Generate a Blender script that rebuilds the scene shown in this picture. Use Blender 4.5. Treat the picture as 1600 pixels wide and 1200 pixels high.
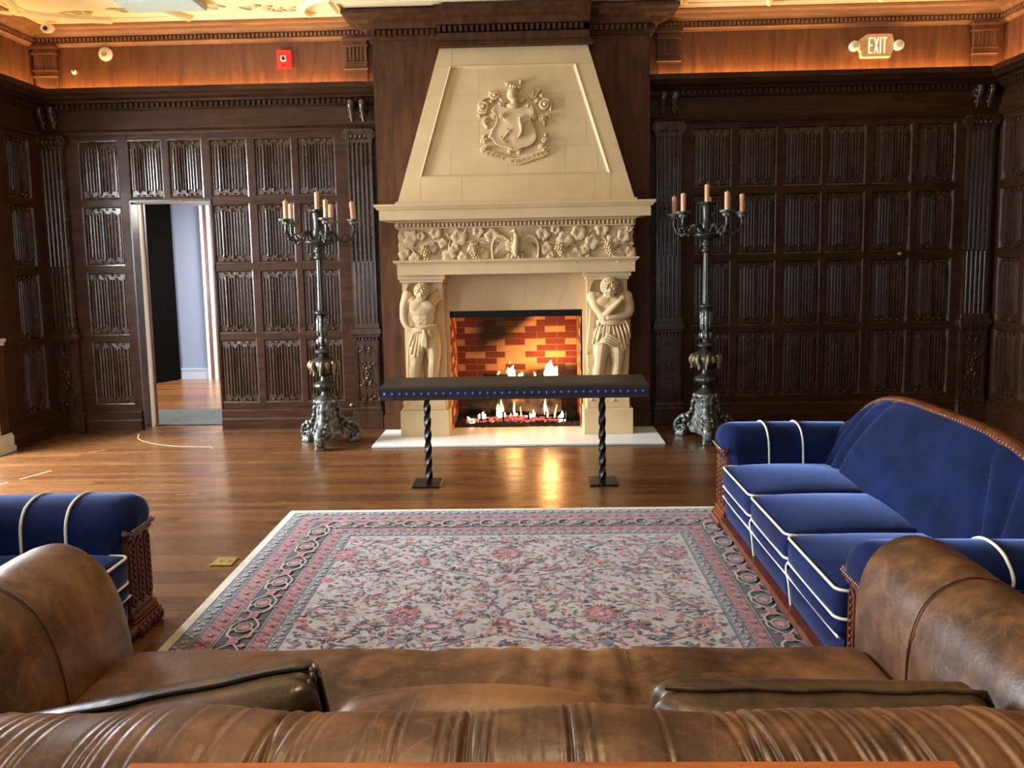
import bpy, bmesh, math, random
from mathutils import Vector, Matrix, Euler
for _o in list(bpy.data.objects): bpy.data.objects.remove(_o)
C = bpy.context.scene.collection
PI = math.pi
sc = bpy.context.scene
# ---------------------------------------------------------------- camera
cam = bpy.data.cameras.new('camera'); camo = bpy.data.objects.new('camera', cam); C.objects.link(camo)
cam.sensor_width = 36; cam.lens = 28.125; cam.shift_y = -0.0375; cam.clip_start = 0.05
_r = Vector((0.99954598, 0.0243, -0.0180)).normalized(); _f = Vector((-0.02569, 0.99397, -0.10664)).normalized()
_r = Vector((0.99955, 0.02386, -0.01835)); _r = (_r - _f*_r.dot(_f)).normalized(); _u = _r.cross(_f)
camo.matrix_world = Matrix(((_r.x, _u.x, -_f.x, 0), (_r.y, _u.y, -_f.y, 0), (_r.z, _u.z, -_f.z, 1.65), (0, 0, 0, 1)))
sc.camera = camo
# ---------------------------------------------------------------- view + world
sc.view_settings.view_transform = 'Standard'; sc.view_settings.look = 'None'
sc.view_settings.gamma = 1; sc.view_settings.use_curve_mapping = False
sc.view_settings.exposure = 0.15
w = bpy.data.worlds.new('sky'); sc.world = w; w.use_nodes = True
bg = w.node_tree.nodes['Background']; bg.inputs[0].default_value = (0.62, 0.78, 1.0, 1); bg.inputs[1].default_value = 1.6
sc.cycles.max_bounces = 7; sc.cycles.diffuse_bounces = 4; sc.cycles.glossy_bounces = 4
sc.cycles.use_denoising = True; sc.cycles.sample_clamp_indirect = 6
# ---------------------------------------------------------------- lights
def area(name, loc, rot, sx, sy, power, col, spread=None):
    l = bpy.data.lights.new(name, 'AREA'); l.shape = 'RECTANGLE'; l.size = sx; l.size_y = sy
    l.energy = power; l.color = col
    if spread: l.spread = spread
    o = bpy.data.objects.new(name, l); C.objects.link(o); o.location = loc; o.rotation_euler = rot; return o
DAY = (0.88, 0.94, 1.0)
# daylight through the three openings of the left wall and the two of the rear wall
for (yc, wy, zc, hz, pw) in ((6.18, 1.30, 2.15, 2.85, 1400), (3.3, 1.7, 2.55, 2.3, 320), (0.2, 1.7, 2.55, 2.3, 250)):
    area('daylight_left', (-5.75, yc, zc), (0, -PI/2+0.5, 0), hz, wy, pw, DAY)
for xc, pw in ((-3.2, 60), (-0.6, 22), (2.2, 10)):
    area('daylight_rear', (xc, -2.85, 1.9), (PI/2, 0, 0), 1.6, 2.3, pw, DAY)
# warm cove strips on the ledge of the panelling cornice
WARM = (1.0, 0.60, 0.24)
for (x0, x1) in ((-4.72, -1.50), (1.20, 4.42)):
    area('cove_strip', ((x0+x1)/2, 7.865, 3.335), (PI+0.0, 0, 0), x1-x0, 0.03, 19, WARM)
for x, s in ((-4.745, 1), (4.425, -1)):
    area('cove_strip', (x, 5.4, 3.335), (PI, 0, PI/2), 4.9, 0.035, 22, WARM)
# added warm fill light above the seating, without any fixture
area('warm_fill', (-0.15, 1.6, 3.86), (-0.35, 0, 0), 0.7, 0.7, 72, (1.0, 0.68, 0.38))
# light of the fire itself
def point(name, loc, e, col, r=0.06):
    l = bpy.data.lights.new(name, 'POINT'); l.energy = e; l.color = col; l.shadow_soft_size = r
    o = bpy.data.objects.new(name, l); C.objects.link(o); o.location = loc; return o
point('fire_light', (0.16, 7.93, 0.60), 25, (1.0, 0.42, 0.10), 0.05)
point('fire_light', (-0.20, 7.92, 0.26), 8, (1.0, 0.40, 0.10), 0.08)
# hallway beyond the opening
area('hall_lamp', (-3.4, 10.6, 2.5), (0, 0.25, 0), 0.8, 0.8, 300, (1.0, 0.93, 0.84))

# ---------------------------------------------------------------- materials
def srgb(r, g, b):
    f = lambda c: (c/255/12.92 if c/255 <= 0.04045 else ((c/255+0.055)/1.055)**2.4)
    return (f(r), f(g), f(b), 1)
class NT:
    def __init__(s, name):
        s.m = bpy.data.materials.new(name); s.m.use_nodes = True; s.t = s.m.node_tree
        s.b = s.t.nodes['Principled BSDF']
    def n(s, typ, **k):
        x = s.t.nodes.new('ShaderNode'+typ)
        for a, v in k.items(): setattr(x, a, v)
        return x
    def l(s, a, b): s.t.links.new(a, b)
    def coord(s, scale=(1, 1, 1), kind='Object'):
        c = s.n('TexCoord'); m = s.n('Mapping'); s.l(c.outputs[kind], m.inputs[0]); m.inputs['Scale'].default_value = scale; return m.outputs[0]
    def noise(s, scale, detail=4, vec=None, rough=0.55, dist=0):
        x = s.n('TexNoise'); x.inputs['Scale'].default_value = scale; x.inputs['Detail'].default_value = detail
        x.inputs['Roughness'].default_value = rough; x.inputs['Distortion'].default_value = dist
        if vec: s.l(vec, x.inputs['Vector'])
        return x.outputs['Fac']
    def ramp(s, fac, stops):
        r = s.n('ValToRGB'); e = r.color_ramp.elements
        while len(e) < len(stops): e.new(0.5)
        for i, (p, c) in enumerate(stops): e[i].position = p; e[i].color = c if len(c) == 4 else (*c, 1)
        s.l(fac, r.inputs[0]); return r.outputs[0]
    def mix(s, fac, a, b, bt='MIX'):
        x = s.n('MixRGB', blend_type=bt)
        for i, v in ((0, fac), (1, a), (2, b)):
            if hasattr(v, 'links'): s.l(v, x.inputs[i])
            else: x.inputs[i].default_value = v
        return x.outputs[0]
    def bump(s, h, strength=0.3, dist=0.01, prev=None):
        x = s.n('Bump'); x.inputs['Strength'].default_value = strength; x.inputs['Distance'].default_value = dist
        s.l(h, x.inputs['Height'])
        if prev: s.l(prev, x.inputs['Normal'])
        s.l(x.outputs[0], s.b.inputs['Normal']); return x.outputs[0]
    def base(s, v):
        if hasattr(v, 'links'): s.l(v, s.b.inputs['Base Color'])
        else: s.b.inputs['Base Color'].default_value = v
    def rough(s, v):
        if hasattr(v, 'links'): s.l(v, s.b.inputs['Roughness'])
        else: s.b.inputs['Roughness'].default_value = v
    def set(s, k, v): s.b.inputs[k].default_value = v
def g(v): return (v, v, v, 1)
def wood(name, c1, c2, rough=0.35, grain=(9, 9, 0.9), bump=0.12, coat=0.0, spec=0.42):
    s = NT(name); v = s.coord(grain)
    a = s.noise(3.0, 6, v, 0.6, 0.6); b = s.noise(22, 3, v, 0.6)
    c = s.ramp(a, [(0.3, c1), (0.72, c2)]); c = s.mix(0.35, c, s.ramp(b, [(0.3, g(0.35)), (0.7, g(1))]), 'MULTIPLY')
    s.base(c); s.rough(s.ramp(s.noise(5, 3, s.coord()), [(0.3, g(rough*0.8)), (0.7, g(min(1, rough*1.25)))]))
    s.bump(b, bump, 0.002)
    s.set('Specular IOR Level', spec)
    if coat: s.set('Coat Weight', coat); s.set('Coat Roughness', 0.25)
    return s.m
def plain(name, col, rough=0.5, metal=0.0, spec=0.5, bumps=None, var=0.12):
    s = NT(name); n_ = s.noise(14, 4, s.coord())
    dk = tuple(c*(1-var) for c in col[:3])+(1,); lt = tuple(min(1, c*(1+var)) for c in col[:3])+(1,)
    s.base(s.ramp(n_, [(0.3, dk), (0.7, lt)])); s.rough(rough); s.set('Metallic', metal); s.set('Specular IOR Level', spec)
    if bumps: s.bump(s.noise(bumps[0], 3, s.coord()), bumps[1], bumps[2])
    return s.m
def emit(name, col, strength):
    s = NT(name); s.base((0, 0, 0, 1)); s.set('Emission Color', col); s.set('Emission Strength', strength); return s.m
M = {}
M['wood'] = wood('dark_oak', srgb(36, 23, 13), srgb(82, 54, 32), 0.26, (9, 9, 0.9), 0.04, spec=0.7)
M['wood_h'] = wood('dark_oak_rail', srgb(36, 20, 10), srgb(76, 46, 25), 0.42, (0.9, 9, 9), 0.05, spec=0.20)
M['wood_red'] = wood('mahogany_breast', srgb(58, 33, 16), srgb(94, 58, 30), 0.6, (5, 5, 0.7), 0.1, spec=0.2)
M['frieze_wood'] = wood('amber_oak', srgb(84, 48, 27), srgb(124, 76, 44), 0.42, (5, 5, 0.7), 0.1)
M['cornice_wood'] = wood('amber_cornice', srgb(112, 74, 46), srgb(158, 110, 72), 0.4, (0.7, 5, 5), 0.1)
M['frame_wood'] = wood('carved_walnut', srgb(78, 36, 17), srgb(126, 64, 34), 0.38, (6, 6, 2), 0.2)
M['frame_dark'] = wood('carved_mahogany', srgb(60, 24, 14), srgb(104, 46, 26), 0.32, (6, 6, 2), 0.2)
M['console_wood'] = wood('orange_oak', srgb(150, 76, 36), srgb(196, 112, 58), 0.3, (0.9, 9, 9), 0.1)
def floor_mat(name='oak_floor'):
    s = NT(name); v = s.coord((1, 1, 1))
    br = s.n('TexBrick'); s.l(v, br.inputs['Vector'])
    for k, x in (('Scale', 1.0), ('Mortar Size', 0.0012), ('Brick Width', 1.7), ('Row Height', 0.083), ('Bias', 0.0), ('Mortar Smooth', 0.1)): br.inputs[k].default_value = x
    br.offset = 0.37; br.inputs['Color1'].default_value = srgb(98, 67, 39); br.inputs['Color2'].default_value = srgb(130, 91, 55)
    br.inputs['Mortar'].default_value = srgb(40, 20, 10)
    gr = s.noise(2.4, 7, s.coord((0.8, 14, 1)), 0.62, 1.2); fine = s.noise(14, 4, s.coord((0.8, 14, 1)), 0.6)
    c = s.mix(0.75, br.outputs['Color'], s.ramp(gr, [(0.25, srgb(150, 124, 96)), (0.5, srgb(212, 192, 166)), (0.75, srgb(255, 240, 214))]), 'MULTIPLY')
    c = s.mix(0.5, c, s.ramp(fine, [(0.35, srgb(150, 128, 110)), (0.6, g(1))]), 'MULTIPLY')
    s.base(c)
    s.rough(s.ramp(s.noise(1.6, 5, s.coord((1, 5, 1))), [(0.3, g(0.20)), (0.7, g(0.34))]))
    b1 = s.bump(s.noise(3, 3, s.coord((1, 6, 1))), 0.10, 0.01); s.bump(br.outputs['Fac'], -0.25, 0.002, b1)
    s.set('Specular IOR Level', 0.6)
    return s.m
M['floor'] = floor_mat()
def stone(name, col, joints=None):
    s = NT(name); a = s.noise(3.5, 5, s.coord()); b = s.noise(60, 3, s.coord())
    lo = tuple(c*0.86 for c in col[:3])+(1,)
    c = s.ramp(a, [(0.3, lo), (0.7, col)]); s.base(c); s.rough(0.62); s.bump(b, 0.10, 0.002); s.set('Specular IOR Level', 0.35)
    return s.m
M['stone'] = stone('cream_limestone', srgb(216, 187, 142))
M['joint'] = stone('stone_joint', srgb(196, 172, 134))
M['hearth'] = plain('pale_hearth_stone', srgb(222, 222, 214), 0.4, var=0.04)
M['plaster'] = plain('ceiling_plaster', srgb(238, 222, 176), 0.8, var=0.03)
M['plaster_tint'] = plain('tinted_plaster', srgb(196, 176, 130), 0.8, var=0.15)
M['plaster_skylit'] = plain('skylit_plaster', srgb(176, 190, 180), 0.7, var=0.04)  # bluish daylight on the ceiling boss, put into its colour
M['hallwall'] = plain('blue_grey_paint', srgb(96, 104, 122), 0.6, var=0.03)
M['halltrim'] = plain('grey_trim_paint', srgb(126, 130, 140), 0.5, var=0.03)
M['white_trim'] = plain('pale_trim_paint', srgb(222, 212, 192), 0.45, var=0.03)
M['black_leaf'] = plain('black_door_paint', srgb(8, 7, 7), 1.0, spec=0.0, var=0.1)
M['mat'] = plain('charcoal_mat', srgb(66, 74, 76), 0.95, bumps=(160, 0.6, 0.004), var=0.25)
M['brass'] = plain('brass', srgb(206, 180, 100), 0.35, 0.85)
M['bronze'] = None
def bronze():
    s = NT('verdigris_bronze'); a = s.noise(30, 5, s.coord()); b = s.noise(9, 4, s.coord())
    c = s.ramp(a, [(0.30, srgb(34, 30, 26)), (0.50, srgb(96, 98, 92)), (0.68, srgb(160, 172, 172))])
    c = s.mix(s.ramp(b, [(0.62, g(0)), (0.72, g(0.5))]), c, srgb(140, 84, 70))
    s.base(c); s.rough(0.42); s.set('Metallic', 0.45); s.bump(a, 0.4, 0.004); return s.m
M['bronze'] = bronze()
M['bronze_dark'] = plain('dark_bronze', srgb(66, 64, 58), 0.35, 0.6, bumps=(60, 0.3, 0.003), var=0.35)
M['gilt'] = plain('worn_gilt', srgb(128, 108, 76), 0.5, 0.3, bumps=(50, 0.3, 0.003), var=0.3)
M['wax'] = plain('aged_wax', srgb(214, 160, 118), 0.5, var=0.1)
M['iron'] = plain('black_iron', srgb(22, 21, 20), 0.38, 0.6, var=0.2)
M['black_wood'] = plain('black_lacquer', srgb(44, 38, 30), 0.42, var=0.15)
M['blue_strip'] = plain('navy_strip', srgb(24, 25, 66), 0.5, var=0.05)
M['blue_stud'] = plain('pale_blue_stud', srgb(104, 114, 172), 0.3, 0.2, var=0.05)
def velvet(name, c1, c2, edge):
    s = NT(name); n_ = s.noise(5, 4, s.coord(), 0.6, 0.5)
    c = s.ramp(n_, [(0.3, c1), (0.75, c2)]); s.base(c); s.rough(0.85)
    s.set('Sheen Weight', 1.0); s.set('Sheen Roughness', 0.30); s.set('Sheen Tint', edge); s.set('Specular IOR Level', 0.15)
    s.bump(s.noise(240, 2, s.coord()), 0.15, 0.002); return s.m
M['velvet'] = velvet('royal_blue_velvet', srgb(7, 17, 48), srgb(17, 34, 82), srgb(140, 165, 235))
M['piping'] = plain('cream_piping', srgb(226, 224, 206), 0.6, var=0.04)
M['nail'] = plain('nickel_nails', srgb(180, 176, 170), 0.3, 0.9)
def leather(name, c0, c1, c2, rough=0.36):
    s = NT(name); a = s.noise(2.0, 7, s.coord(), 0.60, 0.5)
    vn = s.n('TexVoronoi', feature='DISTANCE_TO_EDGE'); vn.inputs['Scale'].default_value = 85; s.l(s.coord(), vn.inputs['Vector'])
    c = s.ramp(a, [(0.28, c0), (0.5, c1), (0.74, c2)])
    lt = tuple(min(1, x*1.45) for x in c2[:3])+(1,)
    for sc_, co, di, lo, st in ((3.4, (1, 0.5, 1), 0.5, 0.004, .38), (3.0, (2.4, 0.5, 1), 0.7, 0.005, .45), (4.6, (0.5, 2.4, 1.2), 0.6, 0.005, .38), (5.5, (1.3, 1.3, 0.7), 0.4, 0.004, .4), (7.5, (2.0, 0.8, 1.6), 0.8, 0.006, .35)):
        ln = s.ramp(s.noise(sc_, 4, s.coord(co), 0.55, di), [(0.5-lo, g(0)), (0.5, g(st)), (0.5+lo, g(0))])
        mk = s.ramp(s.noise(sc_*0.8+1, 2, s.coord(co[::-1])), [(0.42, g(0)), (0.62, g(1))])
        c = s.mix(s.mix(1.0, ln, mk, 'MULTIPLY'), c, lt)
    worn = s.ramp(s.noise(9, 6, s.coord(), 0.7, 0.4), [(0.46, g(0)), (0.75, g(0.6))]); c = s.mix(worn, c, lt)
    s.base(c); s.rough(s.ramp(a, [(0.3, g(rough)), (0.7, g(rough+0.14))])); s.set('Specular IOR Level', 0.55)
    n1 = s.bump(vn.outputs['Distance'], 0.12, 0.002); s.bump(s.noise(11, 5, s.coord(), 0.6), 0.22, 0.012, n1); return s.m
M['leather'] = leather('worn_brown_leather', srgb(38, 24, 13), srgb(80, 52, 30), srgb(128, 88, 53))
M['leather_dark'] = leather('dark_brown_leather', srgb(36, 26, 16), srgb(58, 42, 26), srgb(96, 72, 44), 0.28)
M['brick_red'] = plain('red_firebrick', srgb(128, 58, 40), 0.85, var=0.15)
M['brick_tan'] = plain('tan_firebrick', srgb(214, 160, 112), 0.85, var=0.1)
M['mortar'] = plain('pale_mortar', srgb(206, 170, 138), 0.9)
def sooty(name, col):                          # soot stain running up the back of the firebox
    s = NT(name); tc = s.n('TexCoord'); sp = s.n('SeparateXYZ'); s.l(tc.outputs['Object'], sp.inputs[0])
    def mth(op, a, b=None):
        x = s.n('Math', operation=op)
        for i, v in ((0, a), (1, b)):
            if v is None: continue
            if hasattr(v, 'links'): s.l(v, x.inputs[i])
            else: x.inputs[i].default_value = v
        return x.outputs[0]
    nz = s.noise(3, 4, s.coord()); nz = mth('MULTIPLY', mth('SUBTRACT', nz, 0.5), 0.25)
    line = mth('ADD', mth('MULTIPLY', mth('SUBTRACT', sp.outputs[2], 0.95), 0.85), -0.20)   # centre of the plume, moving right with height
    d = mth('ADD', mth('ABSOLUTE', mth('SUBTRACT', sp.outputs[0], line)), nz)
    hz = mth('MULTIPLY', mth('SUBTRACT', sp.outputs[2], 0.62), 3.2)
    k = mth('MULTIPLY', mth('SUBTRACT', 1.0, mth('DIVIDE', d, 0.32)), hz)
    cl = s.n('Clamp'); s.l(mth('MULTIPLY', k, 1.7), cl.inputs[0]); cl.inputs['Max'].default_value = 0.93
    v = s.ramp(s.noise(14, 4, s.coord()), [(0.3, tuple(c*0.85 for c in col[:3])+(1,)), (0.7, col)])
    s.base(s.mix(cl.outputs[0], v, srgb(24, 15, 10))); s.rough(0.88); return s.m
M['brick_red_s'] = sooty('red_firebrick_sooted', srgb(128, 58, 40)); M['brick_tan_s'] = sooty('tan_firebrick_sooted', srgb(214, 160, 112)); M['mortar_s'] = sooty('mortar_sooted', srgb(206, 170, 138))
M['gravel'] = plain('dark_gravel', srgb(52, 48, 40), 0.8, bumps=(120, 1.0, 0.02), var=0.5)
M['bark'] = plain('charred_bark', srgb(46, 34, 28), 0.85, bumps=(22, 1.0, 0.03), var=0.6)
M['ash_bark'] = plain('ashen_bark', srgb(96, 78, 66), 0.9, bumps=(18, 1.0, 0.03), var=0.6)
def flame_mat():
    s = NT('flame'); tc = s.n('TexCoord'); sp = s.n('SeparateXYZ'); s.l(tc.outputs['Generated'], sp.inputs[0])
    s.base((0, 0, 0, 1)); c = s.ramp(sp.outputs[2], [(0.0, (1, 0.55, 0.16, 1)), (0.35, (1, 0.62, 0.22, 1)), (1.0, (1, 0.30, 0.05, 1))])
    s.l(c, s.b.inputs['Emission Color']); s.set('Emission Strength', 9.0)
    return s.m
M['flame'] = flame_mat(); M['flame_hot'] = emit('hot_flame', (1, 0.74, 0.36, 1), 14.0)
def ember_mat():
    s = NT('ember'); n_ = s.noise(70, 3, s.coord()); s.base(srgb(60, 30, 26))
    c = s.ramp(n_, [(0.4, (0.03, 0.0, 0.01, 1)), (0.55, (0.9, 0.12, 0.10, 1)), (0.72, (1, 0.45, 0.35, 1))])
    s.l(c, s.b.inputs['Emission Color']); s.set('Emission Strength', 1.3); return s.m
M['ember'] = ember_mat()
M['red_plastic'] = plain('red_plastic', srgb(226, 40, 34), 0.4, var=0.02)
M['white_plastic'] = plain('white_plastic', srgb(228, 220, 200), 0.45, var=0.03)
M['lens'] = plain('dark_lens', srgb(12, 12, 12), 0.1)
M['exit_housing'] = plain('warm_sign_housing', srgb(236, 190, 140), 0.45, var=0.03)
M['exit_red'] = emit('exit_letter_glow', (1.0, 0.60, 0.34, 1), 2.2)
M['exit_edge'] = emit('exit_edge_glow', (1.0, 0.05, 0.04, 1), 1.2)
M['scratch'] = plain('scuffed_finish', srgb(206, 176, 140), 0.6)
def glass():
    s = NT('window_glass'); t = s.t; tr = s.n('BsdfTransparent'); gl = s.n('BsdfGlossy'); mx = s.n('MixShader'); gl.inputs['Roughness'].default_value = 0.02
    mx.inputs[0].default_value = 0.06; s.l(tr.outputs[0], mx.inputs[1]); s.l(gl.outputs[0], mx.inputs[2])
    s.l(mx.outputs[0], t.nodes['Material Output'].inputs['Surface']); return s.m
M['glass'] = glass()
RUGC = dict(cream=(164, 158, 156), edge=(196, 190, 170), blue=(104, 110, 126), pink=(154, 108, 108), navy=(52, 48, 60), light=(176, 164, 146), rose=(146, 72, 82), rose2=(166, 114, 116), ink=(58, 54, 70), slate=(104, 108, 128), coral=(184, 122, 106), grey=(140, 134, 138))
for k, c in RUGC.items():
    s = NT('rug_'+k); col = srgb(*c); n_ = s.noise(26, 5, s.coord(), 0.7); n2 = s.noise(2.2, 3, s.coord())
    cc = s.ramp(n_, [(0.3, tuple(x*0.72 for x in col[:3])+(1,)), (0.7, tuple(min(1, x*1.14) for x in col[:3])+(1,))])
    s.base(s.mix(0.3, cc, s.ramp(n2, [(0.35, srgb(205, 190, 188)), (0.65, g(1))]), 'MULTIPLY')); s.rough(0.95); s.set('Specular IOR Level', 0.1)
    s.set('Sheen Weight', 0.25); s.bump(s.noise(220, 2, s.coord((1, 1, 1))), 0.4, 0.004); M['rug_'+k] = s.m

# ---------------------------------------------------------------- mesh helpers
class MB:
    def __init__(s, xf=None): s.v = []; s.f = []; s.mi = []; s.sm = []; s.cm = 0; s.smooth = False; s.xf = xf
    def add(s, vs, fs, smooth=None):
        o = len(s.v)
        for p in vs:
            p = Vector(p); s.v.append(s.xf @ p if s.xf else p)
        for f_ in fs: s.f.append(tuple(i+o for i in f_)); s.mi.append(s.cm); s.sm.append(s.smooth if smooth is None else smooth)
    def box(s, a, b, bev=0.0):
        x0, y0, z0 = a; x1, y1, z1 = b
        if x0 > x1: x0, x1 = x1, x0
        if y0 > y1: y0, y1 = y1, y0
        if z0 > z1: z0, z1 = z1, z0
        if bev <= 0:
            s.add([(x0,y0,z0),(x1,y0,z0),(x1,y1,z0),(x0,y1,z0),(x0,y0,z1),(x1,y0,z1),(x1,y1,z1),(x0,y1,z1)],
                  [(0,3,2,1),(4,5,6,7),(0,1,5,4),(1,2,6,5),(2,3,7,6),(3,0,4,7)], False); return
        c = bev; vs = []; idx = {}
        for ix, X in ((0, (x0, x1)), ):
            for i in (0, 1):
                for j in (0, 1):
                    for k in (0, 1):
                        sx = 1 if i == 0 else -1; sy = 1 if j == 0 else -1; sz = 1 if k == 0 else -1
                        P = ((x0, x1)[i], (y0, y1)[j], (z0, z1)[k])
                        idx[(i,j,k,0)] = len(vs); vs.append((P[0], P[1]+sy*c, P[2]+sz*c))
                        idx[(i,j,k,1)] = len(vs); vs.append((P[0]+sx*c, P[1], P[2]+sz*c))
                        idx[(i,j,k,2)] = len(vs); vs.append((P[0]+sx*c, P[1]+sy*c, P[2]))
        fs = []
        for i in (0, 1):
            fs.append([idx[(i,0,0,0)], idx[(i,1,0,0)], idx[(i,1,1,0)], idx[(i,0,1,0)]])
            fs.append([idx[(0,i,0,1)], idx[(1,i,0,1)], idx[(1,i,1,1)], idx[(0,i,1,1)]])
            fs.append([idx[(0,0,i,2)], idx[(1,0,i,2)], idx[(1,1,i,2)], idx[(0,1,i,2)]])
            for j in (0, 1):
                fs.append([idx[(i,j,0,0)], idx[(i,j,1,0)], idx[(i,j,1,1)], idx[(i,j,0,1)]])
                fs.append([idx[(i,0,j,0)], idx[(i,1,j,0)], idx[(i,1,j,2)], idx[(i,0,j,2)]])
                fs.append([idx[(0,i,j,1)], idx[(1,i,j,1)], idx[(1,i,j,2)], idx[(0,i,j,2)]])
                for k in (0, 1): fs.append([idx[(i,j,k,0)], idx[(i,j,k,1)], idx[(i,j,k,2)]])
        s.add(vs, fs, False)
    def loft(s, rings, closed=True, caps=True, smooth=True):
        n = len(rings[0]); vs = [p for r in rings for p in r]; fs = []
        for i in range(len(rings)-1):
            for j in range(n if closed else n-1):
                a = i*n+j; b = i*n+(j+1) % n; fs.append((a, b, b+n, a+n))
        s.add(vs, fs, smooth)
        if caps and closed:
            s.add(rings[0], [tuple(range(n))[::-1]], False); s.add(rings[-1], [tuple(range(n))], False)
    def tube(s, path, r, n=8, caps=True, smooth=True, flat=1.0, up=None):
        path = [Vector(p) for p in path]; rings = []; prev = None
        for i, p in enumerate(path):
            t = (path[min(i+1, len(path)-1)]-path[max(i-1, 0)])
            t = t.normalized() if t.length > 1e-9 else Vector((0, 0, 1))
            if prev is None:
                a = Vector(up) if up else (Vector((0, 0, 1)) if abs(t.z) < 0.9 else Vector((1, 0, 0)))
            else: a = prev
            u = (a-t*a.dot(t)); u = u.normalized() if u.length > 1e-6 else t.orthogonal().normalized()
            prev = u; w_ = t.cross(u); ri = r[i] if isinstance(r, (list, tuple)) else r
            rings.append([p+u*(ri*flat*math.cos(2*PI*k/n))+w_*(ri*math.sin(2*PI*k/n)) for k in range(n)])
        s.loft(rings, True, caps, smooth)
    def lathe(s, prof, c=(0, 0, 0), n=24, smooth=True, mod=None):
        rings = []
        for z, r in prof:
            rings.append([(c[0]+(r*(mod(2*PI*k/n, z) if mod else 1))*math.cos(2*PI*k/n), c[1]+(r*(mod(2*PI*k/n, z) if mod else 1))*math.sin(2*PI*k/n), c[2]+z) for k in range(n)])
        s.loft(rings, True, True, smooth)
    def ell(s, c, r, rot=None, nu=10, nv=7, smooth=True):
        c = Vector(c); R_ = Euler(rot).to_matrix() if rot else None
        if not hasattr(r, '__len__'): r = (r, r, r)
        vs = []; fs = []
        def P(x, y, z):
            p = Vector((x*r[0], y*r[1], z*r[2])); return c+(R_ @ p if R_ else p)
        vs.append(P(0, 0, 1))
        for i in range(1, nv):
            t = PI*i/nv
            for j in range(nu): a = 2*PI*j/nu; vs.append(P(math.sin(t)*math.cos(a), math.sin(t)*math.sin(a), math.cos(t)))
        vs.append(P(0, 0, -1)); L = len(vs)-1
        for j in range(nu): fs.append((0, 1+j, 1+(j+1) % nu)); fs.append((L, L-nu+(j+1) % nu, L-nu+j))
        for i in range(nv-2):
            for j in range(nu): a = 1+i*nu+j; b = 1+i*nu+(j+1) % nu; fs.append((a, a+nu, b+nu, b))
        s.add(vs, fs, smooth)
    def grid(s, fn, nu, nv, smooth=True, flip=False):
        vs = [fn(i/nu, j/nv) for j in range(nv+1) for i in range(nu+1)]; fs = []
        for j in range(nv):
            for i in range(nu):
                a = j*(nu+1)+i; q = (a, a+1, a+nu+2, a+nu+1); fs.append(q[::-1] if flip else q)
        s.add(vs, fs, smooth)
    def poly(s, pts, thick):                  # convex or star-shaped outline in xy-ish plane, extruded by vector thick
        n = len(pts); th = Vector(thick); a = [Vector(p) for p in pts]; b = [p+th for p in a]
        s.add(a+b, [tuple(range(n))[::-1], tuple(range(n, 2*n))]+[(i, (i+1) % n, (i+1) % n+n, i+n) for i in range(n)], False)
    def soft(s, c, size, r=0.04, puff=(0, 0, 0), n=7, warp=None):   # cushion: rounded box whose faces bulge
        h = [x/2 for x in size]; r = min(r, min(h)*0.98); vs = []; idx = {}; fs = []
        def axis(H):
            inn = H-r; A = [-inn+2*inn*i/n for i in range(n+1)]; E_ = [inn+r*math.tan(t*PI/4) for t in (0.35, 0.7, 1.0)]
            return [-e for e in E_[::-1]]+A+E_
        ax = [axis(H) for H in h]; N = len(ax[0])-1
        def vid(i, j, k):
            if (i, j, k) in idx: return idx[(i, j, k)]
            P = Vector((ax[0][i], ax[1][j], ax[2][k])); I = Vector([max(-(h[q]-r), min(h[q]-r, P[q])) for q in range(3)])
            d = P-I
            if d.length > 1e-9: P = I+d.normalized()*r
            u = [P[q]/h[q] for q in range(3)]
            def f_(a, b): return max(0, (1-a*a))*max(0, (1-b*b))
            P = P+Vector((puff[0]*u[0]*f_(u[1], u[2])**0.6, puff[1]*u[1]*f_(u[0], u[2])**0.6, puff[2]*u[2]*f_(u[0], u[1])**0.6))
            if warp: P = warp(P, u)
            idx[(i, j, k)] = len(vs); vs.append(P+Vector(c)); return idx[(i, j, k)]
        for a in range(N):
            for b in range(N):
                fs.append((vid(a,b,0), vid(a,b+1,0), vid(a+1,b+1,0), vid(a+1,b,0))); fs.append((vid(a,b,N), vid(a+1,b,N), vid(a+1,b+1,N), vid(a,b+1,N)))
                fs.append((vid(a,0,b), vid(a+1,0,b), vid(a+1,0,b+1), vid(a,0,b+1))); fs.append((vid(a,N,b), vid(a,N,b+1), vid(a+1,N,b+1), vid(a+1,N,b)))
                fs.append((vid(0,a,b), vid(0,a,b+1), vid(0,a+1,b+1), vid(0,a+1,b))); fs.append((vid(N,a,b), vid(N,a+1,b), vid(N,a+1,b+1), vid(N,a,b+1)))
        s.add(vs, fs, True)
    def build(s, name, mats, parent=None, fix=True):
        me = bpy.data.meshes.new(name); me.from_pydata([tuple(v) for v in s.v], [], s.f)
        if not isinstance(mats, (list, tuple)): mats = [mats]
        for m in mats: me.materials.append(m)
        me.polygons.foreach_set('material_index', s.mi); me.polygons.foreach_set('use_smooth', s.sm)
        if fix:
            bm = bmesh.new(); bm.from_mesh(me); bmesh.ops.recalc_face_normals(bm, faces=bm.faces); bm.to_mesh(me); bm.free()
        me.update(); o = bpy.data.objects.new(name, me); C.objects.link(o)
        if parent:
            o.parent = parent; o.matrix_parent_inverse = Matrix.Identity(4)
            if not s.local: 
                T = Matrix.Translation(-world_loc(parent)); me.transform(T)
        return o
    local = False
def world_loc(o):
    v = Vector((0, 0, 0))
    while o: v = v+Vector(o.location); o = o.parent
    return v
class LMB(MB): local = True                     # mesh given in its parent's own coordinates
def tag(o, label=None, cat=None, group=None, kind=None):
    for k, v in (('label', label), ('category', cat), ('group', group), ('kind', kind)):
        if v: o[k] = v
    return o
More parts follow.
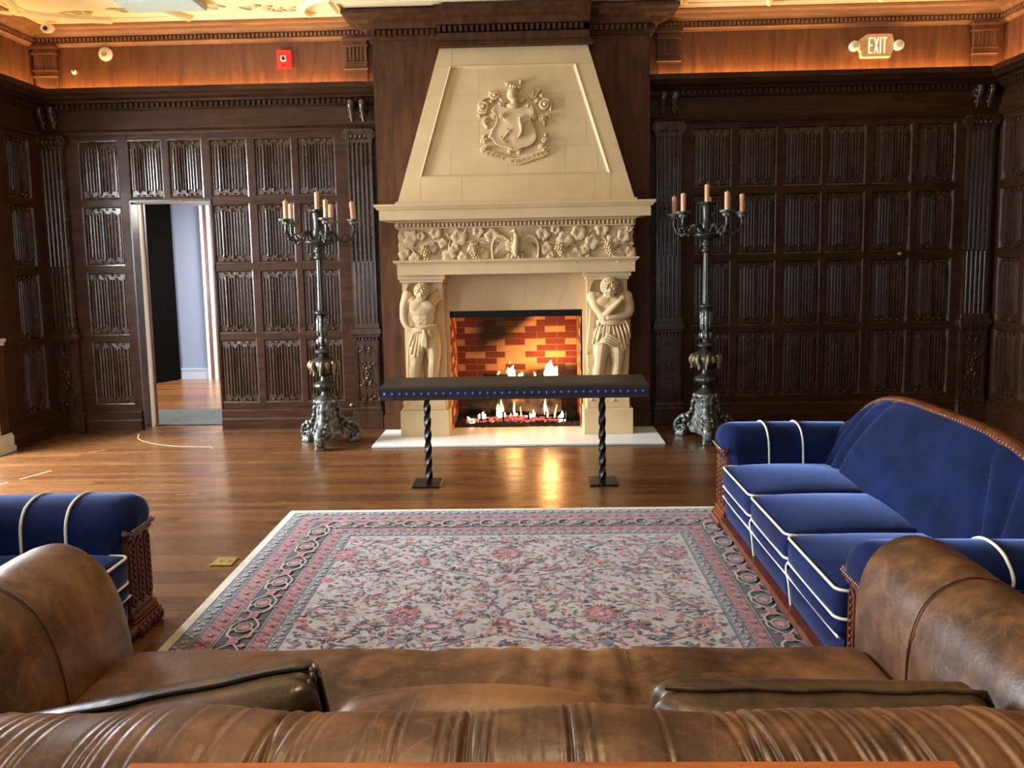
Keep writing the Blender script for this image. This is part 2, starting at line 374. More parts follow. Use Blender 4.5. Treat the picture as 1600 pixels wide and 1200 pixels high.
def empty(name, loc=(0, 0, 0), rz=0.0):
    o = bpy.data.objects.new(name, None); C.objects.link(o); o.location = loc; o.rotation_euler = (0, 0, rz); o.empty_display_size = 0.1; return o
def copy_tree(o, parent=None):
    c = o.copy(); C.objects.link(c); c.parent = parent
    if parent: c.matrix_parent_inverse = o.matrix_parent_inverse.copy()
    for ch in o.children: copy_tree(ch, c)
    return c
def spline(pts, n=6):
    P = [Vector(p) for p in pts]; out = []
    for i in range(len(P)-1):
        p0 = P[max(i-1, 0)]; p1 = P[i]; p2 = P[i+1]; p3 = P[min(i+2, len(P)-1)]
        for k in range(n):
            t = k/n; out.append(0.5*((2*p1)+(p2-p0)*t+(2*p0-5*p1+4*p2-p3)*t*t+(3*p1-p0-3*p2+p3)*t**3))
    out.append(P[-1]); return out
def run(m, prof, p0, p1, out, up=(0, 0, 1), e0=0.0, e1=0.0):
    """moulding: profile [(d, z)] swept from p0 to p1; d goes along out. e0/e1 = +1 outside mitre, -1 inside mitre"""
    p0 = Vector(p0); p1 = Vector(p1); o = Vector(out); t = (p1-p0).normalized(); u = Vector(up)
    r0 = [p0+o*d+u*z-t*(d*e0) for d, z in prof]; r1 = [p1+o*d+u*z+t*(d*e1) for d, z in prof]
    m.loft([r0, r1], True, True, False)
def remeshed(m, name, mat_, parent, voxel, smooth=2):
    o = m.build('tmp', mat_, None, fix=True)
    md = o.modifiers.new('r', 'REMESH'); md.mode = 'VOXEL'; md.voxel_size = voxel; md.use_smooth_shade = True
    if smooth: s2 = o.modifiers.new('s', 'SMOOTH'); s2.iterations = smooth; s2.factor = 0.5
    dg = bpy.context.evaluated_depsgraph_get(); dg.update(); me = bpy.data.meshes.new_from_object(o.evaluated_get(dg))
    bpy.data.objects.remove(o); me.name = name
    for p in me.polygons: p.use_smooth = True
    n = bpy.data.objects.new(name, me); C.objects.link(n)
    if parent: n.parent = parent; me.transform(Matrix.Translation(-world_loc(parent)))
    return n
# ---------------------------------------------------------------- room shell
XL, XR, YB, YR, ZC = -4.81, 4.49, 7.93, -2.6, 3.94
def struct(o, label=None): return tag(o, label, None, None, 'structure')
m = MB(); m.box((-6.2, YR-0.2, -0.12), (XR+0.2, 11.7, 0)); floor = struct(m.build('floor', M['floor']))
m = MB()
for pts, r_ in (([(-3.914, 7.70), (-3.80, 7.47), (-3.547, 7.26), (-3.25, 7.14), (-2.95, 7.11)], 0.005), ([(-3.96, 6.32), (-4.06, 6.06)], 0.006), ([(-4.1, 5.98), (-4.16, 5.82)], 0.006), ([(-4.0, 6.95), (-3.9, 7.05)], 0.003), ([(-3.0, 7.18), (-2.9, 7.02)], 0.002), ([(-2.6, 5.6), (-2.45, 5.62)], 0.002)):
    m.tube([(p.x, p.y, 0.0) for p in spline([(x, y, 0) for x, y in pts], 5)], r_, 6, flat=0.15)
m.build('scratch', M['scratch'], floor)
m = MB()
m.box((XL-0.2, YR-0.2, ZC), (XR+0.2, YB+0.2, ZC+0.1)); ceil_o = struct(m.build('ceiling', M['plaster']))
# relief mouldings of the ceiling: perimeter bands, straight and curved ribs, leafy sprays, a pendant boss
m = MB(); mt = MB()
def crib(pts, wd, h=0.02, n=5):
    P = spline([(x, y, ZC) for x, y in pts], n); rr = []
    for i, p in enumerate(P):
        t = (P[min(i+1, len(P)-1)]-P[max(i-1, 0)]).normalized(); o_ = Vector((-t.y, t.x, 0)); w_ = wd/2
        rr.append([p-o_*w_+Vector((0, 0, 0.002)), p-o_*w_*0.8-Vector((0, 0, h*0.6)), p-o_*w_*0.3-Vector((0, 0, h)), p+o_*w_*0.3-Vector((0, 0, h)), p+o_*w_*0.8-Vector((0, 0, h*0.6)), p+o_*w_+Vector((0, 0, 0.002))])
    m.loft(rr, True, True, False)
for off, wd in ((0.27, 0.03), (0.33, 0.05)):
    crib([(XL+off, YB-off), (-1.62-off+0.2, YB-off)], wd, 0.018, 1); crib([(1.30+off-0.2, YB-off), (XR-off, YB-off)], wd, 0.018, 1)
    crib([(XL+off, YB-off), (XL+off, 2.0)], wd, 0.018, 1); crib([(XR-off, YB-off), (XR-off, 2.0)], wd, 0.018, 1)
    crib([(-1.62-off+0.2, YB-off), (-1.62-off+0.2, 7.36-off+0.2)], wd, 0.018, 1); crib([(1.30+off-0.2, YB-off), (1.30+off-0.2, 7.36-off+0.2)], wd, 0.018, 1)
    crib([(-1.62-off+0.2, 7.36-off+0.2), (1.30+off-0.2, 7.36-off+0.2)], wd, 0.018, 1)
crib([(-4.56, 7.28), (-4.35, 7.43), (-4.15, 7.52), (-3.98, 7.57), (-3.85, 7.60)], 0.09, 0.045)
crib([(-4.78, 7.05), (-4.56, 7.28), (-4.3, 6.6)], 0.07, 0.04)
crib([(-3.25, 7.32), (-3.12, 7.60)], 0.08, 0.045, 2)
crib([(-2.0, 7.60), (-2.02, 7.45), (-1.92, 7.28), (-1.7, 7.15)], 0.06, 0.04)
crib([(3.2, 7.6), (3.1, 7.3), (2.8, 7.0)], 0.07, 0.04); crib([(2.2, 7.62), (2.1, 7.3), (1.8, 7.1)], 0.06, 0.04)
crib([(-4.4, 6.0), (4.1, 6.0)], 0.12, 0.05, 1); crib([(-4.4, 4.2), (4.1, 4.2)], 0.12, 0.05, 1)
m.build('ceiling_rib', M['plaster'], ceil_o)
random.seed(4)
for cx, cy, k in ((-3.72, 7.36, 1), (-3.95, 7.42, -1), (-2.55, 7.38, 1), (-2.72, 7.36, -1), (-2.35, 7.45, 1)):
    for i in range(9):
        a = random.uniform(-0.7, 0.7); x = cx+k*0.05*i*0.6; y = cy+random.uniform(-0.06, 0.06)
        mt.ell((x, y, ZC-0.002), (0.045, 0.018, 0.012), (0, 0, a), 8, 5)
mt.build('leaf_relief', M['plaster_tint'], ceil_o)
m = MB(); m.box((-3.50, 6.95, ZC-0.06), (-2.82, 7.27, ZC), 0.01); m.build('ceiling_boss', M['plaster_skylit'], ceil_o)
# walls
DX0, DX1, DZ = -3.94, -3.15, 2.28
m = MB()
m.box((XL-0.18, YB+0.01, 0), (DX0, YB+0.15, ZC)); m.box((DX0, YB+0.01, DZ), (DX1, YB+0.15, ZC)); m.box((DX1, YB+0.01, 0), (-0.86, YB+0.15, ZC))
m.box((0.56, YB+0.01, 0), (XR+0.18, YB+0.15, ZC)); m.box((-0.86, YB+0.01, 1.3), (0.56, YB+0.15, ZC))
wall_back = struct(m.build('wall_back', M['wood']))
LW = [(5.53, 6.83, 0.03, 2.9), (2.45, 4.15, 0.75, 3.0), (-0.65, 1.05, 0.75, 3.0)]
def holed(axis, a0, a1, fixed0, fixed1, holes, name):
    m = MB(); e = [a0]
    def bx(u0, u1, z0, z1):
        if axis == 'y': m.box((fixed0, u0, z0), (fixed1, u1, z1))
        else: m.box((u0, fixed0, z0), (u1, fixed1, z1))
    prev = a0
    for (u0, u1, z0, z1) in sorted(holes):
        bx(prev, u0, 0, ZC); bx(u0, u1, 0, z0); bx(u0, u1, z1, ZC); prev = u1
    bx(prev, a1, 0, ZC); return struct(m.build(name, M['wood']))
wall_left = holed('y', YR, YB, XL-0.18, XL-0.01, LW, 'wall_left')
wall_right = holed('y', YR, YB, XR+0.01, XR+0.18, [], 'wall_right')
RW = [(-4.0, -2.4, 0.75, 3.0), (-1.4, 0.2, 0.75, 3.0), (1.4, 3.0, 0.75, 3.0)]
wall_rear = holed('x', XL-0.18, XR+0.18, YR-0.18, YR-0.01, RW, 'wall_rear')
wn = 0
def window(axis, u0, u1, z0, z1, pos, inn):
    global wn; wn += 1
    m = MB(); t = 0.05
    def bx(a0, a1, c0, c1, d=0.04):
        if axis == 'y': m.box((pos-d, a0, c0), (pos+d, a1, c1))
        else: m.box((a0, pos-d, c0), (a1, pos+d, c1))
    bx(u0, u1, z0, z0+t); bx(u0, u1, z1-t, z1); bx(u0, u0+t, z0, z1); bx(u1-t, u1, z0, z1)
    for i in (1, 2): u = u0+(u1-u0)*i/3; bx(u-0.012, u+0.012, z0, z1, 0.02)
    for i in range(1, 5): z = z0+(z1-z0)*i/5; bx(u0, u1, z-0.012, z+0.012, 0.02)
    o = struct(m.build('window_%d' % wn, M['white_trim'])); m = MB()
    if axis == 'y': m.box((pos-0.004, u0+t, z0+t), (pos+0.004, u1-t, z1-t))
    else: m.box((u0+t, pos-0.004, z0+t), (u1-t, pos+0.004, z1-t))
    m.build('pane', M['glass'], o)
for h in LW: window('y', *h, XL-0.1, 1)
for h in RW: window('x', *h, YR-0.1, 1)

# linenfold panels
def panel_mesh(w_, h):
    m = MB(); W, H_ = w_/2, h/2; b = 0.022; f0, f1 = -0.026, -0.006
    prof = [(0, 1.05), (.045, 1.05), (.07, .3), (.125, .2), (.15, .75), (.20, .8), (.225, .3), (.29, .2), (.32, .75), (.375, .8), (.40, .3), (.47, .2), (.50, .7), (.555, .75), (.58, .28), (.66, .15), (.69, .6), (.75, .65), (.775, .2), (.86, .12), (.885, .5), (.94, .5), (.96, .0), (1, 0)]
    P = [(-u, d) for u, d in prof[::-1][:-1]]+prof; iw, ih = W-b, H_-b; D = 0.027
    rows = []
    def sh(u): return 0.022+0.030*abs(math.sin(2.0*PI*abs(u)*0.95))**0.8+0.012*abs(u)
    for kk, s_ in ((0, -1), (1, -1), (2, -1), (2, 1), (1, 1), (0, 1)):
        row = []
        for u, d in P:
            z = ih if kk == 0 else (ih-sh(u) if kk == 1 else ih-sh(u)-0.008)
            row.append((u*iw, -0.004-(D*d if kk == 2 else (0.004 if kk == 1 else 0)), s_*z))
        rows.append(row)
    m.loft(rows, False, False, False)
    O = [(-W, f0, -H_), (W, f0, -H_), (W, f0, H_), (-W, f0, H_)]; Mi = [(-W+b*.5, f0+.003, -H_+b*.5), (W-b*.5, f0+.003, -H_+b*.5), (W-b*.5, f0+.003, H_-b*.5), (-W+b*.5, f0+.003, H_-b*.5)]
    I = [(-iw, -.004, -ih), (iw, -.004, -ih), (iw, -.004, ih), (-iw, -.004, ih)]
    m.loft([O, Mi, I], True, False, False)
    for sx in (-1, 1):
        for sz in (-1, 1):
            for q in (0.25, 0.62): m.ell((sx*iw*q, -0.016, sz*(ih-0.012)), (0.017, 0.012, 0.010), None, 6, 4)
    return m
_pc = {}
def add_panel(w_, h, loc, rz, parent):
    key = (round(w_, 3), round(h, 3))
    if key not in _pc: o = panel_mesh(w_, h).build('linenfold_panel', M['wood'], None); _pc[key] = o
    else: o = _pc[key].copy(); C.objects.link(o)
    o.parent = parent; o.location = loc; o.rotation_euler = (0, 0, rz); return o
ROWS = [(0.265, 0.91), (0.967, 1.60), (1.663, 2.25), (2.312, 2.882)]
COL_L = [(-4.429, -4.028), (-3.133, -2.766), (-2.697, -2.325), (-2.268, -1.903)]
COL_D = [(-3.978, -3.621), (-3.570, -3.215)]
COL_R = [(1.567, 1.941), (1.991, 2.383), (2.425, 2.816), (2.847, 3.225), (3.286, 3.663), (3.705, 4.069)]
def stdcol(c): m_ = (c[0]+c[1])/2; return (m_-0.19, m_+0.19)
COL_L = [(-4.429, -4.035)]+[stdcol(c) for c in COL_L[1:]]; COL_D = [(-3.945, -3.60), (-3.55, -3.205)]; COL_R = [stdcol(c) for c in COL_R]
RZ = [(a, b) for a, b in ROWS]
for c in COL_L+COL_R:
    for a, b in RZ: add_panel(c[1]-c[0], b-a, ((c[0]+c[1])/2, YB, (a+b)/2), 0, wall_back)
for c in COL_D: a, b = RZ[3]; add_panel(c[1]-c[0], b-a, ((c[0]+c[1])/2, YB, (a+b)/2), 0, wall_back)
def framing(m, cols, x0, x1, fn, z0=0.0, z1=2.95, rails=True):       # stiles and rails, fn maps (u, depth, z) boxes
    xs = sorted(cols); e = x0
    for c in xs: fn(m, e, c[0], z0, z1); e = c[1]
    fn(m, e, x1, z0, z1)
    zz = z0
    for a, b in RZ:
        fn(m, xs[0][0], xs[-1][1], zz, a, 0.002); zz = b
    fn(m, xs[0][0], xs[-1][1], zz, z1, 0.002)
def fb(m, u0, u1, z0, z1, d=0): m.box((u0, YB-0.026+d, z0), (u1, YB+0.012, z1))
m = MB(); framing(m, [COL_L[0]], XL, -3.945, fb); framing(m, COL_L[1:], DX1, -1.45, fb); framing(m, COL_R, 1.13, XR, fb)
c = COL_D; fb(m, c[0][1], c[1][0], DZ, 2.95); fb(m, c[1][1], DX1, DZ, 2.95); fb(m, DX0, DX1, DZ, RZ[3][0], 0.002); fb(m, DX0, DX1, RZ[3][1], 2.95, 0.002)
m.build('panel_framing', M['wood_h'], wall_back)
# side walls
def fl(m, u0, u1, z0, z1, d=0): m.box((XL-0.012, u0, z0), (XL+0.026-d, u1, z1))
def fr(m, u0, u1, z0, z1, d=0): m.box((XR+0.012, u0, z0), (XR-0.026+d, u1, z1))
mc = MB(); cl = [(7.32, 7.70)]
framing(mc, cl, 6.95, YB, fl)
for a, b in ((4.42, 4.80), (4.86, 5.24)): cl.append((a, b))
framing(mc, cl[1:], 4.2, 5.45, fl); framing(mc, [(1.30, 1.68), (1.74, 2.12)], 1.12, 2.36, fl); cl += [(1.30, 1.68), (1.74, 2.12)]
for a, b in cl:
    for z0, z1 in RZ: add_panel(0.38, z1-z0, (XL, (a+b)/2, (z0+z1)/2), PI/2, wall_left)
mc.build('panel_framing', M['wood_h'], wall_left)
mc = MB(); cr = [(7.83-0.43*(i+1)+0.05, 7.83-0.43*i) for i in range(12)]; framing(mc, cr, 2.5, YB, fr)
for a, b in cr:
    for z0, z1 in RZ: add_panel(0.38, z1-z0, (XR, (a+b)/2, (z0+z1)/2), -PI/2, wall_right)
mc.build('panel_framing', M['wood_h'], wall_right)

# entablature of the panelling with its lit ledge, and the ceiling cornice
PW = [(0, 2.93), (.045, 2.93), (.055, 2.955), (.035, 2.985), (.035, 3.16), (.055, 3.17), (.055, 3.225), (.085, 3.232), (.10, 3.25), (.165, 3.262), (.19, 3.285), (.215, 3.30), (.215, 3.348), (.197, 3.348), (.197, 3.318), (0, 3.318)]
PC = [(0, 3.775), (.022, 3.775), (.03, 3.79), (.05, 3.80), (.05, 3.81), (.032, 3.815), (.032, 3.855), (.07, 3.862), (.078, 3.875), (.10, 3.895), (.15, 3.905), (.175, 3.918), (.215, 3.925), (.215, ZC), (0, ZC)]
CW, CC = M['wood_h'], M['cornice_wood']
segs = [((XL, YB, 0), (-1.45, YB, 0), (0, -1, 0), -1, 0), ((1.13, YB, 0), (XR, YB, 0), (0, -1, 0), 0, -1), ((XL, YR, 0), (XL, YB, 0), (1, 0, 0), 0, -1), ((XR, YR, 0), (XR, YB, 0), (-1, 0, 0), 0, -1)]
m = MB(); mc = MB(); md = MB(); md2 = MB()
for p0, p1, o_, e0, e1 in segs: run(m, PW, p0, p1, o_, (0, 0, 1), e0, e1); run(mc, PC, p0, p1, o_, (0, 0, 1), e0, e1)
def dent(mm, p0, p1, o_, d0, d1, z0, z1, pitch, fill):
    p0 = Vector(p0); p1 = Vector(p1); o_ = Vector(o_); L = (p1-p0).length; t = (p1-p0)/L; n_ = int(L/pitch)
    for i in range(n_):
        a = p0+t*(i*pitch+pitch*0.2); b = a+t*pitch*fill; q0 = a+o_*d0; q1 = b+o_*d1
        mm.box((min(q0.x, q1.x), min(q0.y, q1.y), z0), (max(q0.x, q1.x), max(q0.y, q1.y), z1))
for p0, p1, o_, e0, e1 in segs[:2]+[((XL, 5.0, 0), (XL, YB, 0), (1, 0, 0), 0, 0), ((XR, 5.0, 0), (XR, YB, 0), (-1, 0, 0), 0, 0)]:
    dent(md, p0, p1, o_, .055, .082, 3.178, 3.222, .052, .6); dent(md2, p0, p1, o_, .032, .062, 3.818, 3.85, .040, .58)
t1 = struct(m.build('trim_1', CW)); md.build('dentil_course', CW, t1); t2 = struct(mc.build('trim_2', CC)); md2.build('dentil_course', CC, t2)
# plain upper band between ledge and cornice
m = MB(); m.box((XL, YB-0.004, 3.31), (-1.45, YB+0.012, 3.80)); m.box((1.13, YB-0.004, 3.31), (XR, YB+0.012, 3.80)); m.box((XL-0.012, YR, 3.31), (XL+0.004, YB, 3.80)); m.box((XR-0.004, YR, 3.31), (XR+0.012, YB, 3.80))
struct(m.build('trim_3', M['frieze_wood']))
# skirting
PB = [(0, 0), (.045, 0), (.045, .10), (.038, .115), (.038, .185), (.024, .20), (0, .20)]
def base(name, segs_):
    m = MB()
    for p0, p1, o_, e0, e1 in segs_: run(m, PB, p0, p1, o_, (0, 0, 1), e0, e1)
    return struct(m.build(name, M['wood_h']))
base('baseboard_back', [((XL, YB-0.02, 0), (DX0-0.02, YB-0.02, 0), (0, -1, 0), -1, 0), ((DX1+0.01, YB-0.02, 0), (-1.45, YB-0.02, 0), (0, -1, 0), 0, 0), ((1.13, YB-0.02, 0), (XR, YB-0.02, 0), (0, -1, 0), 0, -1)])
base('baseboard_left', [((XL+0.02, 6.95, 0), (XL+0.02, YB-0.02, 0), (1, 0, 0), 0, -1)])
base('baseboard_right', [((XR-0.02, 2.5, 0), (XR-0.02, YB-0.02, 0), (-1, 0, 0), 0, -1)])

# fluted pilasters (local coords: x across, -y out, origin at floor on wall face)
def pilaster_at(loc, rz, parent, w_=0.24):
    W = w_/2
    def fl_prof(depth, n=5, out=0.055):
        pts = [(-W, 0), (-W, -out)]; g_ = (w_-0.03)/n
        for i in range(n):
            a = -W+0.015+g_*i; pts += [(a+g_*0.14, -out), (a+g_*0.26, -out+depth), (a+g_*0.5, -out+depth*1.3), (a+g_*0.74, -out+depth), (a+g_*0.86, -out)]
        return pts+[(W, -out), (W, 0)]
    m = LMB()
    p = fl_prof(0.012); m.loft([[(x, y, 1.66) for x, y in p], [(x, y, 2.80) for x, y in p]], True, True, False)
    p = fl_prof(-0.005); m.loft([[(x, y, 1.05) for x, y in p], [(x, y, 1.652) for x, y in p]], True, True, False)
    m.box((-W, -0.05, 1.65), (W, 0, 1.664)); m.box((-W-.012, -.066, 2.80), (W+.012, 0, 2.835))
    for z0, z1, e in ((1.0, 1.05, .02), (0.94, 1.0, .035), (0.915, 0.94, .02)): m.box((-W-e, -.055-e, z0), (W+e, 0, z1), 0.004)
    for i in range(7): x = -W+(i+.25)*w_/7; m.box((x, -.075, .885), (x+.02, -.0, .913))
    m.box((-W-.005, -.058, 0.20), (W+.005, 0, 0.885)); m.box((-W-.03, -.09, 0), (W+.03, 0, .17), .006); m.box((-W-.02, -.075, .17), (W+.02, 0, .21), .006)
    o = m.build('pilaster', M['wood'], None); o.parent = parent; o.location = loc; o.rotation_euler = (0, 0, rz)
    m = LMB()                                   # carved pedestal panel
    iw = W-0.03
    for a, b in (((-W+.012, -.066, .25), (-iw, -.055, .85)), ((iw, -.066, .25), (W-.012, -.055, .85)), ((-iw, -.066, .25), (iw, -.055, .275)), ((-iw, -.066, .825), (iw, -.055, .85))): m.box(a, b)
    for s in (-1, 1):
        for z0, f in ((0.42, 1), (0.66, -1), (0.76, 1), (0.33, -1)):
            pts = []
            for k in range(14): a = k*0.5; r_ = 0.034*(1-k/15); pts.append((s*(0.038+f*0.0)+s*r_*math.cos(a), -.062, z0+f*r_*math.sin(a)))
            m.tube(pts, [0.007*(1-k/18) for k in range(14)], 5)
            m.ell((s*.03, -.061, z0+f*.045), (.012, .008, .03), (0, s*.6, 0), 6, 5)
    for z in (.50, .60): m.ell((0, -.061, z), (.02, .010, .022), None, 8, 5)
    for k in range(8): m.ell((.016*math.cos(k*PI/4), -.062, .55+.022*math.sin(k*PI/4)), (.008, .008, .012), (0, -k*PI/4, 0), 6, 4)
    for a, b in (((-.05, -.064, .51), (.05, -.058, .516)), ((-.05, -.064, .584), (.05, -.058, .59)), ((-.05, -.064, .51), (-.044, -.058, .59)), ((.044, -.064, .51), (.05, -.058, .59))): m.box(a, b)
    c_ = m.build('carved_panel', M['wood'], None); c_.parent = o
    m = LMB()                                   # ionic capital
    m.box((-W-.02, -.075, 2.905), (W+.02, 0, 2.93)); m.box((-W+.01, -.066, 2.84), (W-.01, 0, 2.905))
    for s in (-1, 1):
        for r_, d in ((.046, .080), (.033, .088), (.018, .094)):
            n_ = 16; rr = [[(s*(W-.0)+r_*math.cos(2*PI*k/n_), y, 2.875+r_*math.sin(2*PI*k/n_)) for k in range(n_)] for y in (-.01, -d)]; m.loft(rr, True, True, False)
    for i in range(4): m.ell(((i-1.5)*.045, -.073, 2.865), (.016, .014, .022), None, 8, 6)
    c_ = m.build('capital', M['wood'], None); c_.parent = o
    m = LMB()                                   # twin acanthus brackets above
    for s in (-.5, .5):
        x = s*.11
        m.box((x-.035, -.075, 3.10), (x+.035, -.02, 3.19))
        P = spline([(x, -.10, 3.19), (x, -.115, 3.15), (x, -.085, 3.09), (x, -.06, 3.03), (x, -.05, 3.0)], 4)
        m.tube(P, [.034-.02*i/len(P) for i in range(len(P))], 8, flat=0.6, up=(0, 1, 0))
        m.ell((x, -.10, 3.185), (.036, .03, .024), None, 8, 6)
        for q in (-1, 1):
            for z in (3.15, 3.10, 3.05): m.ell((x+q*.024, -.085+(3.15-z)*.25, z), (.010, .012, .026), (0, q*.35, 0), 6, 5)
    c_ = m.build('bracket', M['wood'], None); c_.parent = o
    m = LMB(); F = M['frieze_wood']             # short tapering pilaster on the lit band
    p = [(x*0.86, y*0.75) for x, y in fl_prof(0.010, 5, .05)]; m.loft([[(x, y, 3.56) for x, y in p], [(x, y, 3.70) for x, y in p]], True, True, False)
    m.loft([[(x*q, y, z) for x, y in ((-W*.9, 0), (-W*.9, -.03), (W*.9, -.03), (W*.9, 0))] for q, z in ((.92, 3.31), (.95, 3.48))], True, True, False)
    for z0, z1, e in ((3.70, 3.725, .012), (3.725, 3.78, .0), (3.755, 3.785, .02), (3.545, 3.56, .01), (3.49, 3.505, .01)): m.box((-W*.9-e, -.045-e, z0), (W*.9+e, 0, z1), .003)
    m.box((-W*.88, -.038, 3.48), (W*.88, 0, 3.56))
    c_ = m.build('upper_pilaster', F, None); c_.parent = o
    return o
p1 = pilaster_at((-1.646, YB-.02, 0), 0, wall_back)
for loc, rz, par in (((1.336, YB-.02, 0), 0, wall_back), ((-4.675, YB-.02, 0), 0, wall_back), ((4.29, YB-.02, 0), 0, wall_back)):
    c = copy_tree(p1, par); c.location = loc; c.rotation_euler = (0, 0, rz)
# casing of the garden opening at the far left: panelled post on a plinth
m = MB(); m.box((XL-.17, 6.84, 1.03), (XL+.035, 7.02, 2.95), .006); m.box((XL-.17, 6.83, .16), (XL+.05, 7.04, 1.0), .006)
trim4 = struct(m.build('trim_4', M['wood_red']))
m = MB()
for z0, z1, e in ((0.0, .05, .03), (.05, .15, .02), (.15, .17, .012), (1.0, 1.03, .02), (.97, 1.0, .01)): m.box((XL-.17, 6.83-e, z0), (XL+.05+e, 7.04+e, z1), .004)
m.box((XL+.034, 6.87, 1.03), (XL+.045, 6.90, 2.95)); m.box((XL+.049, 6.88, .17), (XL+.056, 6.90, .97))
m.build('plinth_moulding', M['white_trim'], trim4)
m = MB(); m.box((XL-.17, 5.35, 0), (XL+.035, 5.53, 2.95), .006); m.box((XL-.17, 5.53, 2.88), (XL+.035, 6.84, 2.95)); struct(m.build('trim_5', M['wood_red']))

# ---------------------------------------------------------------- doorway, its reveal and the hallway beyond
m = MB()
m.box((DX0-.03, YB-.03, 0), (DX0, YB+.15, DZ), 0)            # left reveal
m.build('tmp_', M['white_trim']) if False else None
m = MB(); m.box((DX0-.01, YB+.10, 0), (DX0+.004, YB+.20, DZ)); dl = struct(m.build('door_1', M['white_trim']))
m = MB(); m.box((DX0-.01, YB+.20, 0), (DX0+.012, YB+.235, DZ)); m.build('door_stop', M['frame_wood'], dl)
m = MB(); m.box((DX0-.012, YB-.034, 0), (DX0+.002, YB+.10, DZ+.02)); m.box((DX0, YB-.034, DZ), (DX1+.012, YB-.02, DZ+.02)); m.box((DX1, YB-.034, 0), (DX1+.012, YB-.02, DZ)); m.build('door_edge', M['wood'], dl)
m = MB(); m.box((DX0, YB+.012, DZ-.004), (DX1, YB+.2, DZ+.01)); m.box((DX1-.004, YB+.012, 0), (DX1+.01, YB+.2, DZ)); m.build('door_lining', M['white_trim'], dl)
m = MB(); m.box((-6.2, 11.5, 0), (-1.6, 11.6, 2.9)); hw = struct(m.build('wall_hallway_far', M['hallwall']))
m = MB(); m.box((-6.2, 11.475, 0), (-4.72, 11.5, .15)); m.box((-6.2, 11.465, .135), (-4.72, 11.5, .16)); struct(m.build('baseboard_hallway', M['halltrim']))
m = MB(); m.box((-6.2, YB+.15, 2.8), (-1.6, 11.6, 2.9)); struct(m.build('ceiling_hallway', M['plaster']))
m = MB(); m.box((-6.2, YB+.15, 0), (-6.1, 11.6, 2.9)); struct(m.build('wall_hallway_left', M['hallwall'])); m = MB(); m.box((-1.7, YB+.15, 0), (-1.6, 11.6, 2.9)); struct(m.build('wall_hallway_right', M['hallwall']))
m = MB(); m.box((-4.725, 11.44, 0), (-4.69, 11.5, 2.5)); m.box((-4.62, 11.42, 0), (-4.585, 11.5, 2.5)); d2 = struct(m.build('door_2', M['white_trim']))
m = MB(); m.box((-4.69, 11.45, 0), (-4.62, 11.5, 2.5)); m.box((-4.585, 11.45, 0), (-4.5, 11.5, 2.5)); m.box((-4.5, 11.48, 0), (-3.6, 11.5, 2.5)); m.build('door_casing', M['frame_dark'], d2)
m = MB(Matrix.Translation((-5.16, 11.46, 0)) @ Matrix.Rotation(math.radians(-118), 4, 'Z')); m.box((0, -.025, .01), (1.0, .025, 2.75)); m.box((.08, -.032, .2), (.9, -.02, 1.1)); struct(m.build('door_3', M['black_leaf']))
m = MB(); m.box((-4.55, YB+.17, 0), (-2.8, 8.98, .012), .003); tag(m.build('floor_mat', M['mat']), 'flat charcoal doormat on the wooden floor just inside the doorway', 'mat')
# ---------------------------------------------------------------- chimney breast (structure)
m = MB(); BX0, BX1, BY = -1.45, 1.13, 7.68
m.box((BX0, BY, 0), (-.86, YB+.02, ZC)); m.box((.56, BY, 0), (BX1, YB+.02, ZC)); m.box((-.86, BY, 1.3), (.56, YB+.02, ZC))
m.box((-.835, 7.56, 3.60), (.565, BY+.01, ZC))
for z0, z1, e in ((3.595, 3.61, .035), (3.61, 3.635, .025), (3.635, 3.65, .012)): m.box((-.835-e, 7.56-e, z0), (.565+e, BY, z1), .003)
m.box((BX0-.01, BY-.02, 0), (-1.24, YB, .16), .004); m.box((.93, BY-.02, 0), (BX1+.01, YB, .16), .004)
breast = struct(m.build('wall_chimney_breast', M['wood_red']))
PBC = [(0, 3.70), (.02, 3.70), (.028, 3.715), (.04, 3.72), (.04, 3.775), (.075, 3.785), (.085, 3.80), (.11, 3.83), (.165, 3.85), (.19, 3.87), (.235, 3.885), (.235, 3.915), (0, 3.915)]
m = MB()
run(m, PBC, (BX0, BY, 0), (BX1, BY, 0), (0, -1, 0), (0, 0, 1), 1, 1); run(m, PBC, (BX0, YB, 0), (BX0, BY, 0), (-1, 0, 0), (0, 0, 1), 0, 1); run(m, PBC, (BX1, YB, 0), (BX1, BY, 0), (1, 0, 0), (0, 0, 1), 0, 1)
run(m, [(d, z+.003) for d, z in PBC], (-.835, 7.60, 0), (.565, 7.60, 0), (0, -1, 0), (0, 0, 1), 0, 0)
m.box((BX0-.2, BY-.2, 3.91), (BX1+.2, YB, ZC))
t6 = struct(m.build('trim_6', M['wood_red']))
m = MB(); dent(m, (BX0, BY, 0), (BX1, BY, 0), (0, -1, 0), .03, .082, 3.728, 3.772, .050, .6); dent(m, (-.835, 7.60, 0), (.565, 7.60, 0), (0, -1, 0), .03, .082, 3.731, 3.775, .050, .6); m.build('dentil_course', M['wood_red'], t6)

